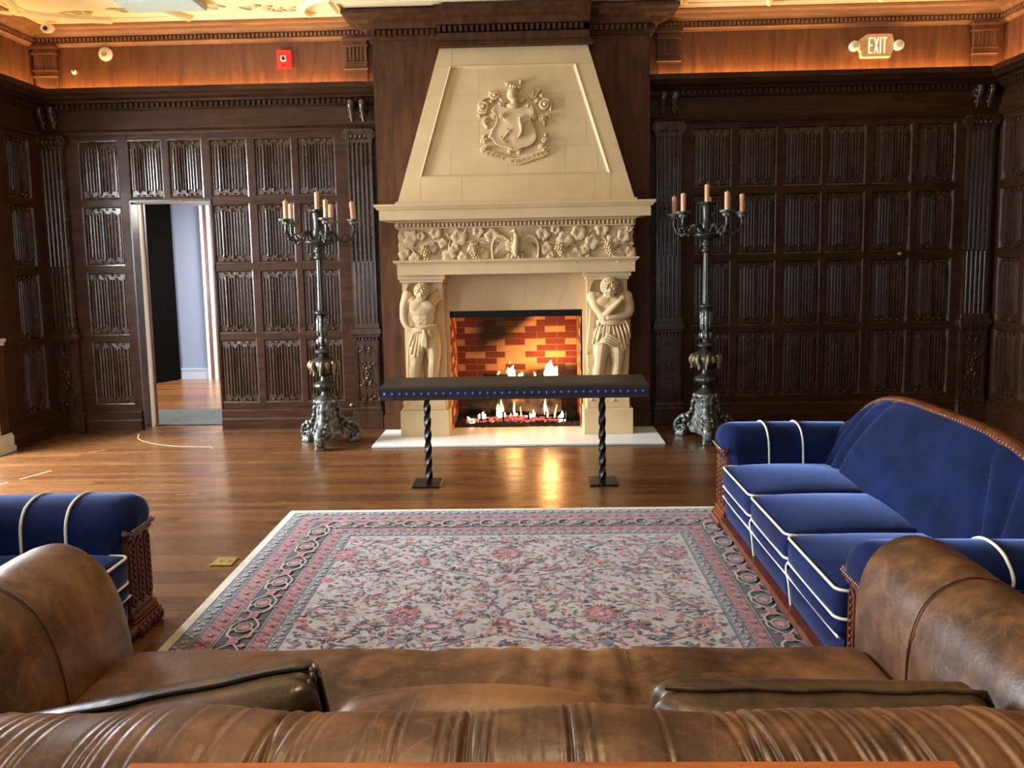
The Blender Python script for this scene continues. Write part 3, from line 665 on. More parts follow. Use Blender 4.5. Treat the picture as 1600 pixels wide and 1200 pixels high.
# ---------------------------------------------------------------- fireplace surround
FC = -0.157
fp = tag(empty('fireplace_surround', (FC, 7.5, 0)), 'cream carved stone fireplace with tapering hood against the dark panelled wall', 'fireplace')
S = M['stone']
def hy(z): return 7.33+(z-2.155)*0.1869
m = MB()
def hp(x, z, d=0): return (x, hy(z)-d, z)
O = [hp(-1.212, 2.155), hp(.948, 2.155), hp(.548, 3.598), hp(-.815, 3.598)]
I = [hp(-1.001, 2.403), hp(.735, 2.403), hp(.438, 3.436), hp(-.718, 3.436)]
I2 = [hp(-.992, 2.412, .006), hp(.726, 2.412, .006), hp(.431, 3.428, .006), hp(-.711, 3.428, .006)]
I3 = [hp(-.965, 2.432, -.022), hp(.700, 2.432, -.022), hp(.412, 3.405, -.022), hp(-.692, 3.405, -.022)]
m.loft([O, I, I2, I3], True, False, False); m.add(I3, [(0, 1, 2, 3)])
Bk = [(-1.212, 7.70, 2.155), (.948, 7.70, 2.155), (.548, 7.70, 3.598), (-.815, 7.70, 3.598)]
m.loft([O, Bk], True, False, False); m.add(Bk, [(3, 2, 1, 0)])
m.box((-1.225, 7.32, 2.15), (.961, 7.70, 2.19))
hood = m.build('hood', S, fp)
m = MB()                                        # ashlar joints, thin incised lines
def jl(x0, z0, x1, z1, d, t=.0016):
    p0 = Vector(hp(x0, z0, d)); p1 = Vector(hp(x1, z1, d)); dr = (p1-p0).normalized(); o_ = Vector((dr.z, 0, -dr.x))*t; k = Vector((0, -.0007, 0))
    m.add([p0-o_+k, p1-o_+k, p1+o_+k, p0+o_+k], [(0, 1, 2, 3)], False)
def xl(z): return -1.001+(z-2.403)*(.283/1.033)+.03
def xr(z): return .735-(z-2.403)*(.297/1.033)-.03
jz = [2.432, 2.68, 2.92, 3.16, 3.405]
for z in jz[1:-1]: jl(xl(z), z, xr(z), z, -.022)
for i in range(4):
    for x in ((-.72, -.2, .32, .62), (-.46, .06, .52), (-.72, -.2, .32), (-.46, .06))[i]:
        if xl(jz[i+1]) < x < xr(jz[i+1]): jl(x, jz[i], x, jz[i+1], -.022)
for x in (-.62, .0, .58): jl(x, 2.19, x, 2.40, 0)
jl(-.13, 3.44, -.13, 3.597, 0); jl(-.70, 3.44, -.70, 3.597, 0); jl(.42, 3.44, .42, 3.597, 0); jl(-1.0, 2.19, -1.0, 2.40, 0); jl(.73, 2.19, .73, 2.40, 0)
for z in (2.68, 2.92, 3.16, 3.43):
    k = (z-2.155)/1.443; jl(-1.212+k*.397, z, xl(z)-.035, z, 0); jl(xr(z)+.035, z, .948-k*.4, z, 0)
m.build('hood_joint', M['joint'], hood)
# --- coat of arms
def cp(cx, cz, d=0): x = .00083*cx-.00002*cz-.611; z = 3.4185-.00081*cz-.00002*cx; return Vector((x, hy(z)+.022-d, z))
m = MB()
sh = [(395, 445), (350, 500), (402, 570), (385, 670), (340, 760), (375, 850), (440, 895), (530, 915), (595, 955), (670, 915), (760, 890), (825, 810), (800, 690), (765, 600), (800, 520), (760, 440), (680, 470), (590, 485), (480, 470)]
sp = spline([(a, b, 0) for a, b in sh+[sh[0]]], 4)[:-1]; cc_ = (590, 690)
rings = [[cp(cc_[0]+(p.x-cc_[0])*q, cc_[1]+(p.y-cc_[1])*q, h) for p in sp] for q, h in ((1.03, 0), (1.0, .022), (.95, .030), (.90, .024), (.6, .036), (.2, .042), (.02, .043))]
m.loft(rings, True, False, True)
m.tube([cp(p.x, p.y, .024) for p in sp+[sp[0]]], .009, 6)
m.build('shield', S, hood)
QM = {}
def qm(cx, cz): return QM.setdefault((cx < 600, cz < 720), MB())
def spiral(P, cx, cz, r, turns=1.6, a0=0, s_=1, w0=.013, d=.014, mm=None):
    m = mm or qm(cx, cz)
    n_ = 22; pts = []
    for k in range(n_): t = k/(n_-1); a = a0+s_*turns*2*PI*t; rr = r*(1-.82*t); pts.append(P(cx+rr*math.cos(a), cz+rr*math.sin(a), d+.012*t))
    m.tube(pts, [w0*(1-.35*k/n_) for k in range(n_)], 6); m.ell(P(cx, cz, d+.016), w0*.95, None, 7, 5)
for cx, cz, r, a0, s_, w in ((245, 460, 62, 3.8, 1, .017), (372, 318, 52, 3.6, -1, .014), (440, 428, 42, 2.6, -1, .013), (268, 605, 38, 4.4, 1, .012), (335, 395, 22, 1, -1, .009), (208, 560, 24, 3, 1, .009), (925, 430, 66, -.7, -1, .017), (788, 312, 46, -.4, 1, .014), (838, 385, 28, 2, 1, .010), (905, 590, 40, -1.2, -1, .012), (890, 325, 20, 0, 1, .009), (265, 845, 36, 2.6, 1, .011), (285, 915, 30, 1, -1, .010), (925, 835, 36, .5, -1, .011), (890, 900, 30, 2, 1, .010), (545, 962, 30, 3.5, 1, .011), (645, 965, 30, -.4, -1, .011), (365, 560, 34, 1, 1, .011), (330, 790, 28, 2, -1, .010), (800, 570, 30, 2, -1, .010), (735, 445, 36, 0, 1, .012), (810, 760, 30, 0, 1, .009)):
    spiral(cp, cx, cz, r, 1.5, a0, s_, w)
for A, B, C_ in (((200, 520), (210, 400), (300, 350)), ((300, 350), (340, 290), (300, 280)), ((985, 500), (985, 400), (900, 345)), ((840, 300), (860, 260), (820, 262)), ((250, 640), (300, 690), (262, 690)), ((930, 560), (960, 540), (985, 575)), ((905, 620), (925, 650), (910, 660)), ((240, 800), (270, 780), (300, 770)), ((930, 790), (935, 765), (915, 760)), ((420, 350), (470, 400), (510, 400)), ((700, 350), (680, 390), (640, 400)), ((350, 700), (370, 790), (400, 860)), ((300, 500), (250, 530), (190, 500))):
    qm(*B).tube([cp(p.x, p.y, .014) for p in spline([(a, b, 0) for a, b in (A, B, C_)], 5)], [.005, .012, .014, .014, .014, .013, .012, .011, .01, .007, .004], 6)
for m in QM.values(): m.build('mantling_scroll', S, hood)
m = MB()
m.ell(cp(562, 318, .03), (.048, .05, .062), None, 14, 10); m.ell(cp(585, 400, .03), (.034, .035, .045), None, 12, 8); m.ell(cp(575, 445, .026), (.062, .03, .03), None, 12, 8)
for q in (-26, -9, 9, 26): m.tube([cp(548+q, 285, .07-.0002*q*q*.2), cp(548+q, 350, .07-.0002*q*q*.2)], .004, 5)
m.tube([cp(515, 268, .05), cp(562, 262, .075), cp(612, 272, .05)], .008, 6)
for cx, cz, r in ((508, 190, .018), (525, 178, .014), (548, 216, .020), (575, 220, .018), (655, 165, .014), (652, 185, .012), (640, 240, .016), (600, 235, .015), (490, 180, .010)): m.ell(cp(cx, cz, .018), (r, .016, r*1.25), None, 8, 6)
m.build('helmet', S, hood)
m = MB()
m.tube([cp(p.x, p.y, .045) for p in spline([(650, 600, 0), (655, 640, 0), (668, 690, 0), (665, 750, 0), (640, 800, 0), (620, 825, 0)], 4)], [.006, .010, .014, .018, .019, .020, .022, .022, .021, .020, .018, .016, .014, .012, .010, .008, .007, .006, .005, .004, .003], 7)
m.ell(cp(652, 590, .046), (.014, .014, .018), None, 8, 6); m.tube([cp(660, 640, .045), cp(700, 640, .045), cp(715, 620, .042)], .007, 6); m.tube([cp(665, 760, .045), cp(700, 775, .042), cp(705, 740, .04)], .007, 6)
m.tube([cp(460, 832, .04), cp(550, 715, .045)], .007, 6); m.tube([cp(505, 715, .045), cp(552, 752, .043)], .006, 6)
m.tube([cp(p.x, p.y, .04) for p in spline([(440, 790, 0), (450, 830, 0), (490, 850, 0), (520, 835, 0)], 4)], .005, 5); m.tube([cp(455, 850, .038), cp(510, 880, .036)], .004, 5)
for k in range(6): a = k*PI/3; m.ell(cp(462+26*math.cos(a), 560+26*math.sin(a), .036), (.012, .010, .012), None, 7, 5)
m.ell(cp(462, 560, .040), (.012, .012, .012), None, 8, 6)
m.build('heraldic_charge', S, hood)
m = MB()                                       # motto ribbon and its letters
rb = spline([(250, 950, 0), (300, 985, 0), (400, 1015, 0), (500, 1050, 0), (600, 1072, 0), (700, 1050, 0), (800, 1010, 0), (890, 985, 0), (938, 950, 0)], 5)
rr = []
for i, p in enumerate(rb):
    t = (rb[min(i+1, len(rb)-1)]-rb[max(i-1, 0)]).normalized(); nrm = Vector((-t.y, t.x, 0)); w_ = 38
    a, b = p-nrm*w_, p+nrm*w_; rr.append([cp(a.x, a.y, 0), cp(a.x, a.y, .016), cp(b.x, b.y, .016), cp(b.x, b.y, 0)])
m.loft(rr, True, True, False); spiral(cp, 262, 935, 32, 1.2, 2, 1, .010, mm=m); spiral(cp, 922, 935, 34, 1.2, 1, -1, .010, mm=m)
m.build('motto_ribbon', S, hood)
def text_mesh(txt, size, ext):
    cu = bpy.data.curves.new('t', 'FONT'); cu.body = txt; cu.size = size; cu.extrude = ext; cu.align_x = 'CENTER'; cu.resolution_u = 3
    o = bpy.data.objects.new('t', cu); C.objects.link(o); dg = bpy.context.evaluated_depsgraph_get(); dg.update()
    me = bpy.data.meshes.new_from_object(o.evaluated_get(dg)); vs = [v.co.copy() for v in me.vertices]; fs = [tuple(p.vertices) for p in me.polygons]
    bpy.data.objects.remove(o); bpy.data.meshes.remove(me); return vs, fs
m = MB(); motto = 'SANS CHARITE'; L = len(rb)
for i, ch in enumerate(motto):
    if ch == ' ': continue
    f_ = (0.12+0.76*i/(len(motto)-1))*(L-1); k = int(f_); p = rb[k].lerp(rb[min(k+1, L-1)], f_-k); t = (rb[min(k+1, L-1)]-rb[k]).normalized(); a = -math.atan2(t.y, t.x)
    vs, fs = text_mesh(ch, .050, .004); base_ = cp(p.x, p.y, .018); R_ = Matrix.Rotation(-a, 3, 'Y')
    m.add([base_+R_ @ Vector((v.x, -v.z, v.y-.017)) for v in vs], fs, False)
m.build('motto_lettering', S, hood)
# --- mantel shelf
m = MB()
SH = [(0, 2.0), (.02, 2.0), (.03, 2.012), (.10, 2.02), (.135, 2.02), (.135, 2.105), (.15, 2.11), (.165, 2.13), (.175, 2.14), (.175, 2.158), (0, 2.158)]
x0, x1, yf = -1.215, .930, 7.325
run(m, SH, (x0, yf, 0), (x1, yf, 0), (0, -1, 0), (0, 0, 1), 1, 1); run(m, SH, (x0, BY, 0), (x0, yf, 0), (-1, 0, 0), (0, 0, 1), 0, 1); run(m, SH, (x1, BY, 0), (x1, yf, 0), (1, 0, 0), (0, 0, 1), 0, 1)
m.box((x0, yf, 2.0), (x1, BY, 2.158)); m.build('mantel_shelf', S, fp)
m = MB()
for i in range(58):
    x = x0-.005+(i+.5)*(x1-x0+.01)/58; m.ell((x, yf-.018, 1.977), (.0125, .018, .022), None, 7, 5); m.box((x+.0165, yf-.022, 1.96), (x+.0205, yf, 2.0))
m.box((x0-.01, yf-.012, 1.945), (x1+.01, BY, 1.957)); m.box((x0-.012, yf-.008, 1.957), (x1+.012, BY, 2.0))
for i in range(9):
    y = yf+.02+i*.037
    for x in (x0-.01, x1+.01): m.ell((x, y, 1.977), (.018, .0125, .022), None, 7, 5)
m.build('egg_and_dart_moulding', S, fp)
# --- carved frieze
m = MB(); m.box((-1.205, 7.345, 1.655), (.920, BY, 1.95)); 
PL = [(0, 1.525), (.012, 1.525), (.012, 1.61), (.016, 1.614), (.016, 1.622), (.03, 1.632), (.045, 1.645), (.045, 1.66), (0, 1.66)]
run(m, PL, (-1.215, 7.335, 0), (.93, 7.335, 0), (0, -1, 0), (0, 0, 1), 1, 1)
run(m, PL, (-1.215, BY, 0), (-1.215, 7.335, 0), (-1, 0, 0), (0, 0, 1), 0, 1); run(m, PL, (.93, BY, 0), (.93, 7.335, 0), (1, 0, 0), (0, 0, 1), 0, 1)
m.box((-1.214, 7.336, 1.526), (.929, BY, 1.659))
for i in range(104): x = -1.21+i*.0206; m.ell((x, 7.317, 1.634), (.0075, .008, .011), None, 6, 4)
frz = m.build('frieze', S, fp)
def fpnt(cx, cz, d=0): return Vector((.00151*cx-.00004*cz-1.3325, 7.345-d, 2.1082-.00003*cx-.00151*cz))
def leaf(m, P, cx, cz, R, rot, lob=5, dome=.024, d0=.004):
    n_ = 40; rings = []
    for q, h in ((1.0, 0.0), (1.0, .35), (.86, .8), (.6, 1.0), (.3, .85), (.03, .6)):
        ring = []
        for k in range(n_):
            t = 2*PI*k/n_; th = t-rot; L_ = .92+.11*math.cos(lob*th)+.05*math.cos(3*lob*th)+.14*math.cos(th)
            vein = .25*max(0, math.cos(lob*th))**6*q
            ring.append(P(cx+R*L_*q*math.cos(t), cz+R*L_*q*math.sin(t), d0+dome*(h-vein*.5+.25*q*math.sin(th*2+rot))))
        rings.append(ring)
    m.loft(rings, True, False, True)
m = MB(); random.seed(8)
for cx, cz, R, ro in ((170, 155, 52, 2.6), (225, 150, 30, 5), (190, 280, 45, 2), (310, 130, 42, -.6), (295, 215, 34, 1.2), (360, 185, 34, 2), (400, 265, 52, 2.4), (450, 160, 55, -.5), (430, 215, 36, 3), (480, 270, 40, 1.8), (570, 120, 40, -1.2), (545, 215, 42, 1.5), (600, 250, 42, .8), (655, 150, 50, -1.6), (620, 285, 30, 1.6), (960, 140, 46, -1.3), (985, 215, 44, 2.2), (1035, 110, 34, -1), (1090, 160, 58, .4), (1170, 130, 52, -.7), (1165, 255, 52, 1.9), (1250, 180, 50, 0), (1220, 220, 36, 2.2), (1315, 110, 46, -1.5), (1375, 175, 48, .2), (1440, 150, 46, -.9), (1425, 260, 46, 2), (1480, 240, 40, .6), (1475, 105, 22, -1), (1235, 275, 26, 1.2), (130, 250, 40, 3), (1010, 260, 30, 2.5)):
    leaf(m, fpnt, cx, cz, R, ro)
m.build('vine_leaf', S, frz)
m = MB()
for pts in ([(100, 130), (150, 200), (210, 220), (280, 190), (350, 180), (420, 210), (480, 190), (560, 175), (620, 190), (680, 180)], [(920, 200), (980, 180), (1040, 190), (1120, 180), (1200, 160), (1250, 110)], [(1120, 180), (1190, 220), (1260, 210), (1330, 180), (1420, 190), (1505, 190)], [(500, 100), (470, 150), (430, 170)], [(940, 90), (970, 130), (960, 180)], [(1290, 100), (1320, 150), (1350, 190)], [(90, 230), (150, 215), (190, 250), (210, 300)], [(380, 130), (400, 170), (390, 220)], [(1500, 90), (1470, 130), (1450, 180), (1495, 250)]):
    m.tube([fpnt(p.x, p.y, .014+.006*math.sin(i)) for i, p in enumerate(spline([(a, b, 0) for a, b in pts], 5))], .0075, 6)
m.build('vine_stem', S, frz)
for cx, cz, sc_ in ((245, 254, 1), (540, 249, 1), (1060, 238, 1.0), (1352, 232, 1.0)):
    m = MB()
    for r_ in range(7):
        n_ = (3, 4, 5, 4, 3, 2, 1)[r_]
        for k in range(n_):
            ox = (k-(n_-1)/2)*14.5*sc_+random.uniform(-3, 3); oz = (r_-3.2)*14.5*sc_+random.uniform(-3, 3)
            m.ell(fpnt(cx+ox+r_*3, cz+oz, .024+.018*(1-abs(k-(n_-1)/2)/2.4)), .0125*sc_, None, 8, 6)
    m.build('grape_cluster', S, frz)
m = MB()                                       # eagle with spread wings
m.tube([fpnt(*p) for p in ((790, 118, .03), (800, 150, .035), (798, 200, .042), (795, 240, .036), (800, 268, .026))], [.016, .024, .036, .032, .018], 10)
m.ell(fpnt(788, 115, .038), (.024, .024, .020), None, 10, 7); m.tube([fpnt(780, 116, .045), fpnt(766, 122, .046), fpnt(764, 132, .042)], [.010, .007, .002], 6)
for s_ in (-1, 1):
    ed = spline([(795+s_*30, 190, 0), (795+s_*70, 150, 0), (795+s_*112, 150, 0), (795+s_*138, 200, 0), (795+s_*138, 255, 0), (795+s_*130, 300, 0)], 5)
    m.tube([fpnt(p.x, p.y, .022) for p in ed], [.012]*len(ed), 6)
    for i in range(10):                         # flight feathers hanging from the leading edge
        x = 795+s_*(34+i*10.5); zt = 200-38*math.sin(PI*min(1, (i+1)/9))+i*1.5; zb = 240+i*5.5
        m.tube([fpnt(x, zt, .014), fpnt(x+s_*5, (zt+zb)/2, .022), fpnt(x+s_*2, zb, .012)], [.008, .0105, .005], 6)
    for i in range(7):
        for j in range(2): m.ell(fpnt(795+s_*(40+i*13), 178+j*16-22*math.sin(PI*(i+1)/9), .026-.004*j), (.012, .008, .016), (0, s_*.3, 0), 7, 5)
    m.ell(fpnt(795+s_*40, 205, .018), (.045, .016, .055), (0, s_*.4, 0), 12, 8)
    m.tube([fpnt(795+s_*14, 258, .03), fpnt(795+s_*24, 282, .03), fpnt(795+s_*14, 296, .026)], [.013, .011, .008], 7); m.tube([fpnt(795+s_*40, 250, .024), fpnt(795+s_*48, 285, .028), fpnt(795+s_*28, 297, .024)], [.008, .009, .006], 6)
for i in range(16): m.ell(fpnt(775+(i % 4)*13, 165+(i//4)*24, .056-.0007*abs((i % 4)-1.5)*10), (.010, .006, .016), None, 6, 4)
m.build('eagle', S, frz)
# foliage turning the corners of the frieze
m = MB()
for x, s_ in ((-1.205, -1), (.92, 1)):
    for z in (1.72, 1.80, 1.88): m.ell((x, 7.40, z), (.018, .05, .042), None, 8, 6); m.ell((x, 7.52, z-.02), (.016, .05, .034), None, 8, 6)
m.build('side_foliage', S, frz)
# --- lintel with raking joints, jambs
m = MB(); m.box((-.86, 7.56, 1.175), (.545, BY+.02, 1.53)); m.box((-.86, 7.56, 0.02), (-.785, BY+.02, 1.175)); m.box((.475, 7.56, .02), (.545, BY+.02, 1.175))
lint = m.build('lintel', S, fp)
m = MB()
for i in range(-3, 5):
    xb, xt = FC+i*.155-.08, FC+i*.205-.09
    if -.80 < xt < .50: m.add([(xb-.0015, 7.5593, 1.177), (xb+.0015, 7.5593, 1.177), (xt+.0015, 7.5593, 1.528), (xt-.0015, 7.5593, 1.528)], [(0, 1, 2, 3)])
m.build('lintel_joint', M['joint'], lint)
# --- pedestals and engaged piers behind the figures
for s_, a, b in ((1, -1.245, -.785), (-1, .465, .925)):
    m = MB(); m.box((a, 7.335, .018), (b, BY, .262), .006); m.box((a+.03, 7.355, .262), (b-.03, BY, .355), .005); m.build('pedestal', S, fp)
    m = MB(); m.box((a+.045, 7.465, .355), (b-.045, BY, 1.53)); m.box((a+.015, 7.36, 1.485), (b-.015, BY, 1.53)); m.box((a+.03, 7.375, 1.455), (b-.03, BY, 1.487), .004)
    for x, q in ((a+.045, 1), (b-.045, -1)):    # concave brackets flanking the head
        n_ = 8; ring = [(x, 1.457), (x+q*.09, 1.457)]+[(x+q*(.09-.065*math.sin(k*PI/2/n_)), 1.457-.16*(1-math.cos(k*PI/2/n_))) for k in range(1, n_+1)]+[(x, 1.29)]
        m.loft([[(p[0], 7.41, p[1]) for p in ring], [(p[0], 7.47, p[1]) for p in ring]], True, True, False)
    m.build('pier', S, fp)
# --- the two carved figures
def body_map(kx, sh_, x0, z0, kz, tz):
    return lambda cx, cz, d: Vector((kx*cx+sh_*cz+x0, 7.46-d, z0+kz*cz+tz*cx))
PLF = body_map(.00109, -.00003, -1.2984, 1.5867, -.00109, -.00002)
PRF = body_map(.00108, -.00001, .4051, 1.5558, -.00109, -.00002)
def limbs(P, chains):
    m = MB()
    for ch in chains:
        pts = spline([(a, b, c) for a, b, c, r in ch], 4); rs = []
        for i in range(len(ch)-1):
            for k in range(4): rs.append(ch[i][3]+(ch[i+1][3]-ch[i][3])*k/4)
        rs.append(ch[-1][3])
        m.tube([P(p.x, p.y, p.z) for p in pts], [r*.00109 for r in rs], 12)
        for i in (0, -1): p = pts[i]; m.ell(P(p.x, p.y, p.z), rs[i]*.00109, None, 12, 8)
    return m
def hand(m, P, c, dirx, dirz, fl=26, curl=.02):
    cx, cz, d = c; m.ell(P(cx, cz, d), (.019, .013, .02), None, 8, 6); px, pz = -dirz, dirx
    for i in range(4):
        o_ = (i-1.5)*9; L_ = fl*(.85, 1.0, .95, .75)[i]; a = (cx+px*o_+dirx*12, cz+pz*o_+dirz*12, d+.006)
        m.tube([P(*a), P(a[0]+dirx*L_*.55, a[1]+dirz*L_*.55, d+.010), P(a[0]+dirx*L_, a[1]+dirz*L_, d+.010-curl)], [.0062, .0058, .0045], 6)
    m.tube([P(cx-px*14, cz-pz*14, d), P(cx-px*26+dirx*12, cz-pz*26+dirz*12, d+.006), P(cx-px*24+dirx*24, cz-pz*24+dirz*24, d)], [.008, .007, .005], 6)
def foot(m, P, cx, cz, d, dx):
    m.tube([P(cx-dx*4, cz-22, d-.01), P(cx, cz-8, d+.03), P(cx+dx*10, cz+4, d+.075)], [.024, .024, .014], 8)
    for i in range(5): m.tube([P(cx+dx*8+(i-2)*9, cz+3, d+.065), P(cx+dx*10+(i-2)*10, cz+7, d+.092-abs(i-1)*.004)], [.009, .006], 6)
def head(m, P, cx, cz, d, R_=58):
    r = R_*.00109; c = P(cx, cz, d); m.ell(c, (r*.95, r*1.05, r*1.02), (.5, 0, 0), 16, 12)
    m.ell(P(cx, cz+30, d+.030), (r*.74, r*.66, r*.70), None, 12, 9)                    # face, bowed forward
    m.tube([P(cx, cz+18, d+.072), P(cx, cz+38, d+.090), P(cx, cz+42, d+.078)], [.007, .011, .008], 7)
    for q in (-1, 1): m.ell(P(cx+q*16, cz+20, d+.068), (.014, .010, .006), None, 8, 5); m.ell(P(cx+q*17, cz+28, d+.064), .0075, None, 8, 6); m.ell(P(cx+q*52, cz+16, d), (.008, .016, .020), None, 8, 6)
    m.ell(P(cx, cz+50, d+.074), (.016, .008, .005), None, 8, 5)
def curls(P, cx, cz, d, R_, n, sz, seed):       # hair over the crown and a full beard below the mouth
    random.seed(seed); m = MB(); r = R_*.00109
    for i in range(n):
        a = random.uniform(-1.9, 1.9); v = random.uniform(-1.3, .75); ca = math.cos(v)
        if v > .0 and abs(a) < .25+.55*v/.75: continue
        m.ell(P(cx+R_*math.sin(a)*ca*1.0, cz+R_*math.sin(v)*1.02, d+r*1.05*math.cos(a)*ca+.004), (sz*random.uniform(.8, 1.3), sz, sz*random.uniform(.9, 1.4)), (random.random(), 0, random.random()*3), 7, 5)
    return m
def beard(P, cx, cz, d, R_, L_, n, seed):
    random.seed(seed); m = MB()
    for i in range(n):
        t = random.random(); x = random.uniform(-1, 1)*(R_*.62)*(1-.55*t); z = cz+44+L_*t; dd = d+.070-.012*t-.00022*abs(x)
        m.tube([P(cx+x, z-8, dd), P(cx+x+random.uniform(-5, 5), z+4, dd+.012), P(cx+x+random.uniform(-8, 8), z+16, dd)], [.006, .009, .004], 6)
    for q in (-1, 1):
        for k in range(6): m.ell(P(cx+q*(R_*.78-k*5), cz+8+k*8, d+.030+.006*k), (.010, .010, .012), None, 7, 5)
    return m
def fold(P, pts, r0, r1, d=.0):
    sp_ = spline(pts, 5); n_ = len(sp_); m.tube([P(p.x, p.y, p.z) for p in sp_], [(r0+(r1-r0)*i/n_)*.00109 for i in range(n_)], 8, flat=.8)
def torso(st, P, cx, w_, z0):                   # chest, shoulders, belly with muscle relief
    k = .00109
    st.ell(P(cx, z0+75, .060), (w_*.50*k, .068, 100*k), None, 18, 12); st.ell(P(cx+4, z0+160, .055), (w_*.42*k, .058, 90*k), None, 16, 10); st.ell(P(cx+10, z0+250, .048), (w_*.44*k, .056, 78*k), None, 16, 10)
    for q in (-1, 1):
        st.ell(P(cx+q*w_*.20, z0+52, .112), (w_*.26*k, .017, 44*k), (0, q*.2, 0), 14, 9); st.ell(P(cx+q*w_*.40, z0+8, .058), (44*k, .042, 40*k), None, 12, 8)
        for j, z in enumerate((122, 158, 196)): st.ell(P(cx+5+q*24, z0+z, .104-.004*j), (23*k, .014, 17*k), None, 10, 7)
        for j in range(3): st.ell(P(cx+q*w_*.36, z0+118+j*22, .085-.006*j), (30*k, .010, 9*k), (0, -q*.5, 0), 8, 5)
# left figure: right arm hanging, hand gathering a loincloth; left arm raised behind
st = limbs(PLF, [
    [(140, 228, .05, 46), (116, 300, .05, 42), (108, 368, .05, 36), (112, 430, .06, 36), (138, 488, .085, 27), (180, 515, .105, 22)],
    [(362, 252, .03, 48), (405, 205, .005, 40), (420, 150, -.02, 30)],
    [(235, 570, .05, 78), (222, 690, .075, 68), (214, 800, .080, 48), (202, 880, .06, 54), (188, 980, .05, 36), (165, 1120, .04, 24)],
    [(338, 570, .05, 78), (362, 680, .070, 70), (368, 780, .078, 50), (360, 860, .055, 54), (348, 960, .045, 40), (330, 1110, .03, 24)]])
torso(st, PLF, 268, 232, 255); st.ell(PLF(138, 240, .05), (.056, .052, .058), None, 12, 8); head(st, PLF, 268, 188, .095, 62); st.tube([PLF(270, 272, .05), PLF(268, 210, .08)], [.055, .048], 10)
st.ell(PLF(368, 785, .125), (.024, .016, .028), None, 10, 7); st.ell(PLF(214, 800, .125), (.024, .016, .028), None, 10, 7)
hand(st, PLF, (190, 520, .120), .9, .3); foot(st, PLF, 150, 1145, .03, -1); foot(st, PLF, 325, 1128, .02, .4)
fig = remeshed(st, 'carved_figure', S, fp, .0058, 2); fig['label'] = 'carved stone figure with bowed bearded head and gathered loincloth'
curls(PLF, 268, 186, .095, 60, 150, .0105, 3).build('hair', S, fig); beard(PLF, 268, 186, .095, 62, 34, 60, 4).build('beard', S, fig)
m = MB()                                        # loincloth: folds fanning from the knot
m.ell(PLF(235, 615, .085), (.088, .045, .105), (0, .1, 0), 16, 12); m.ell(PLF(272, 535, .07), (.125, .062, .045), None, 18, 10)
for a, b in (((200, 525), (160, 650)), ((222, 522), (178, 720)), ((244, 516), (205, 748)), ((266, 512), (238, 738)), ((286, 510), (268, 700)), ((306, 510), (300, 640)), ((330, 512), (345, 575))):
    fold(PLF, [(a[0], a[1], .118), ((a[0]*.6+b[0]*.4), (a[1]*.5+b[1]*.5), .148), (b[0], b[1], .132)], 13, 17)
for z in (500, 522): fold(PLF, [(165, z+14, .09), (230, z+2, .140), (300, z-6, .138), (385, z-24, .07)], 16, 15)
for q in range(3): fold(PLF, [(292, 512, .155), (284+q*14, 580, .172), (280+q*16, 645+q*10, .160)], 9, 13)
for q in range(6): fold(PLF, [(380+q*15, 470+q*24, .012), (402+q*11, 750, .02), (397+q*12, 1135, .012)], 14, 17)
for q in range(6): fold(PLF, [(145+q*22, 660, .03), (140+q*24, 860, .02), (150+q*27, 1140, .012)], 16, 19)
remeshed(m, 'drapery', S, fig, .0055, 2)
# right figure: arms crossed over the chest, long drape from the waist
st = limbs(PRF, [
    [(150, 238, .055, 48), (166, 300, .08, 44), (205, 365, .11, 36), (232, 395, .13, 34), (300, 335, .155, 29), (372, 265, .155, 22)],
    [(432, 238, .04, 52), (454, 300, .06, 46), (450, 365, .085, 42), (400, 395, .12, 34), (330, 402, .145, 28), (272, 405, .155, 22)],
    [(235, 600, .06, 80), (216, 700, .085, 68), (208, 790, .085, 48), (198, 870, .06, 52), (175, 980, .05, 36), (155, 1080, .04, 24)],
    [(345, 600, .06, 80), (360, 700, .075, 66), (362, 790, .075, 48), (354, 880, .055, 50), (340, 980, .045, 38), (322, 1080, .035, 24)]])
torso(st, PRF, 290, 262, 225); st.ell(PRF(146, 240, .055), (.056, .052, .058), None, 12, 8); st.ell(PRF(438, 236, .04), (.058, .054, .062), None, 12, 8); head(st, PRF, 285, 146, .095, 70); st.tube([PRF(285, 250, .05), PRF(285, 180, .08)], [.058, .052], 10)
hand(st, PRF, (385, 252, .155), .6, -.8); hand(st, PRF, (255, 408, .155), -.95, .2); foot(st, PRF, 150, 1108, .03, -1); foot(st, PRF, 325, 1108, .03, .3)
fig2 = remeshed(st, 'carved_figure', S, fp, .0058, 2); fig2['label'] = 'carved stone figure with crossed arms and long drape'
curls(PRF, 285, 144, .095, 68, 230, .0105, 6).build('hair', S, fig2); beard(PRF, 285, 146, .095, 66, 38, 64, 7).build('beard', S, fig2)
m = MB()
m.ell(PRF(300, 560, .06), (.158, .088, .130), None, 18, 12); m.ell(PRF(255, 590, .08), (.090, .055, .070), (0, -.5, 0), 16, 10); m.ell(PRF(390, 620, .06), (.060, .055, .090), None, 16, 10)
for a, mm, b in (((200, 440), (168, 530), (146, 640)), ((224, 440), (196, 550), (170, 655)), ((248, 440), (228, 560), (205, 652)), ((270, 440), (258, 550), (240, 632)), ((288, 440), (282, 540), (276, 665)), ((306, 440), (330, 560), (376, 705)), ((330, 440), (366, 560), (408, 720)), ((358, 438), (396, 550), (428, 690)), ((390, 435), (422, 520), (446, 640)), ((420, 430), (448, 500), (460, 590))):
    fold(PRF, [(a[0], a[1], .130), (mm[0], mm[1], .150), (b[0], b[1]-10, .110)], 11, 15)
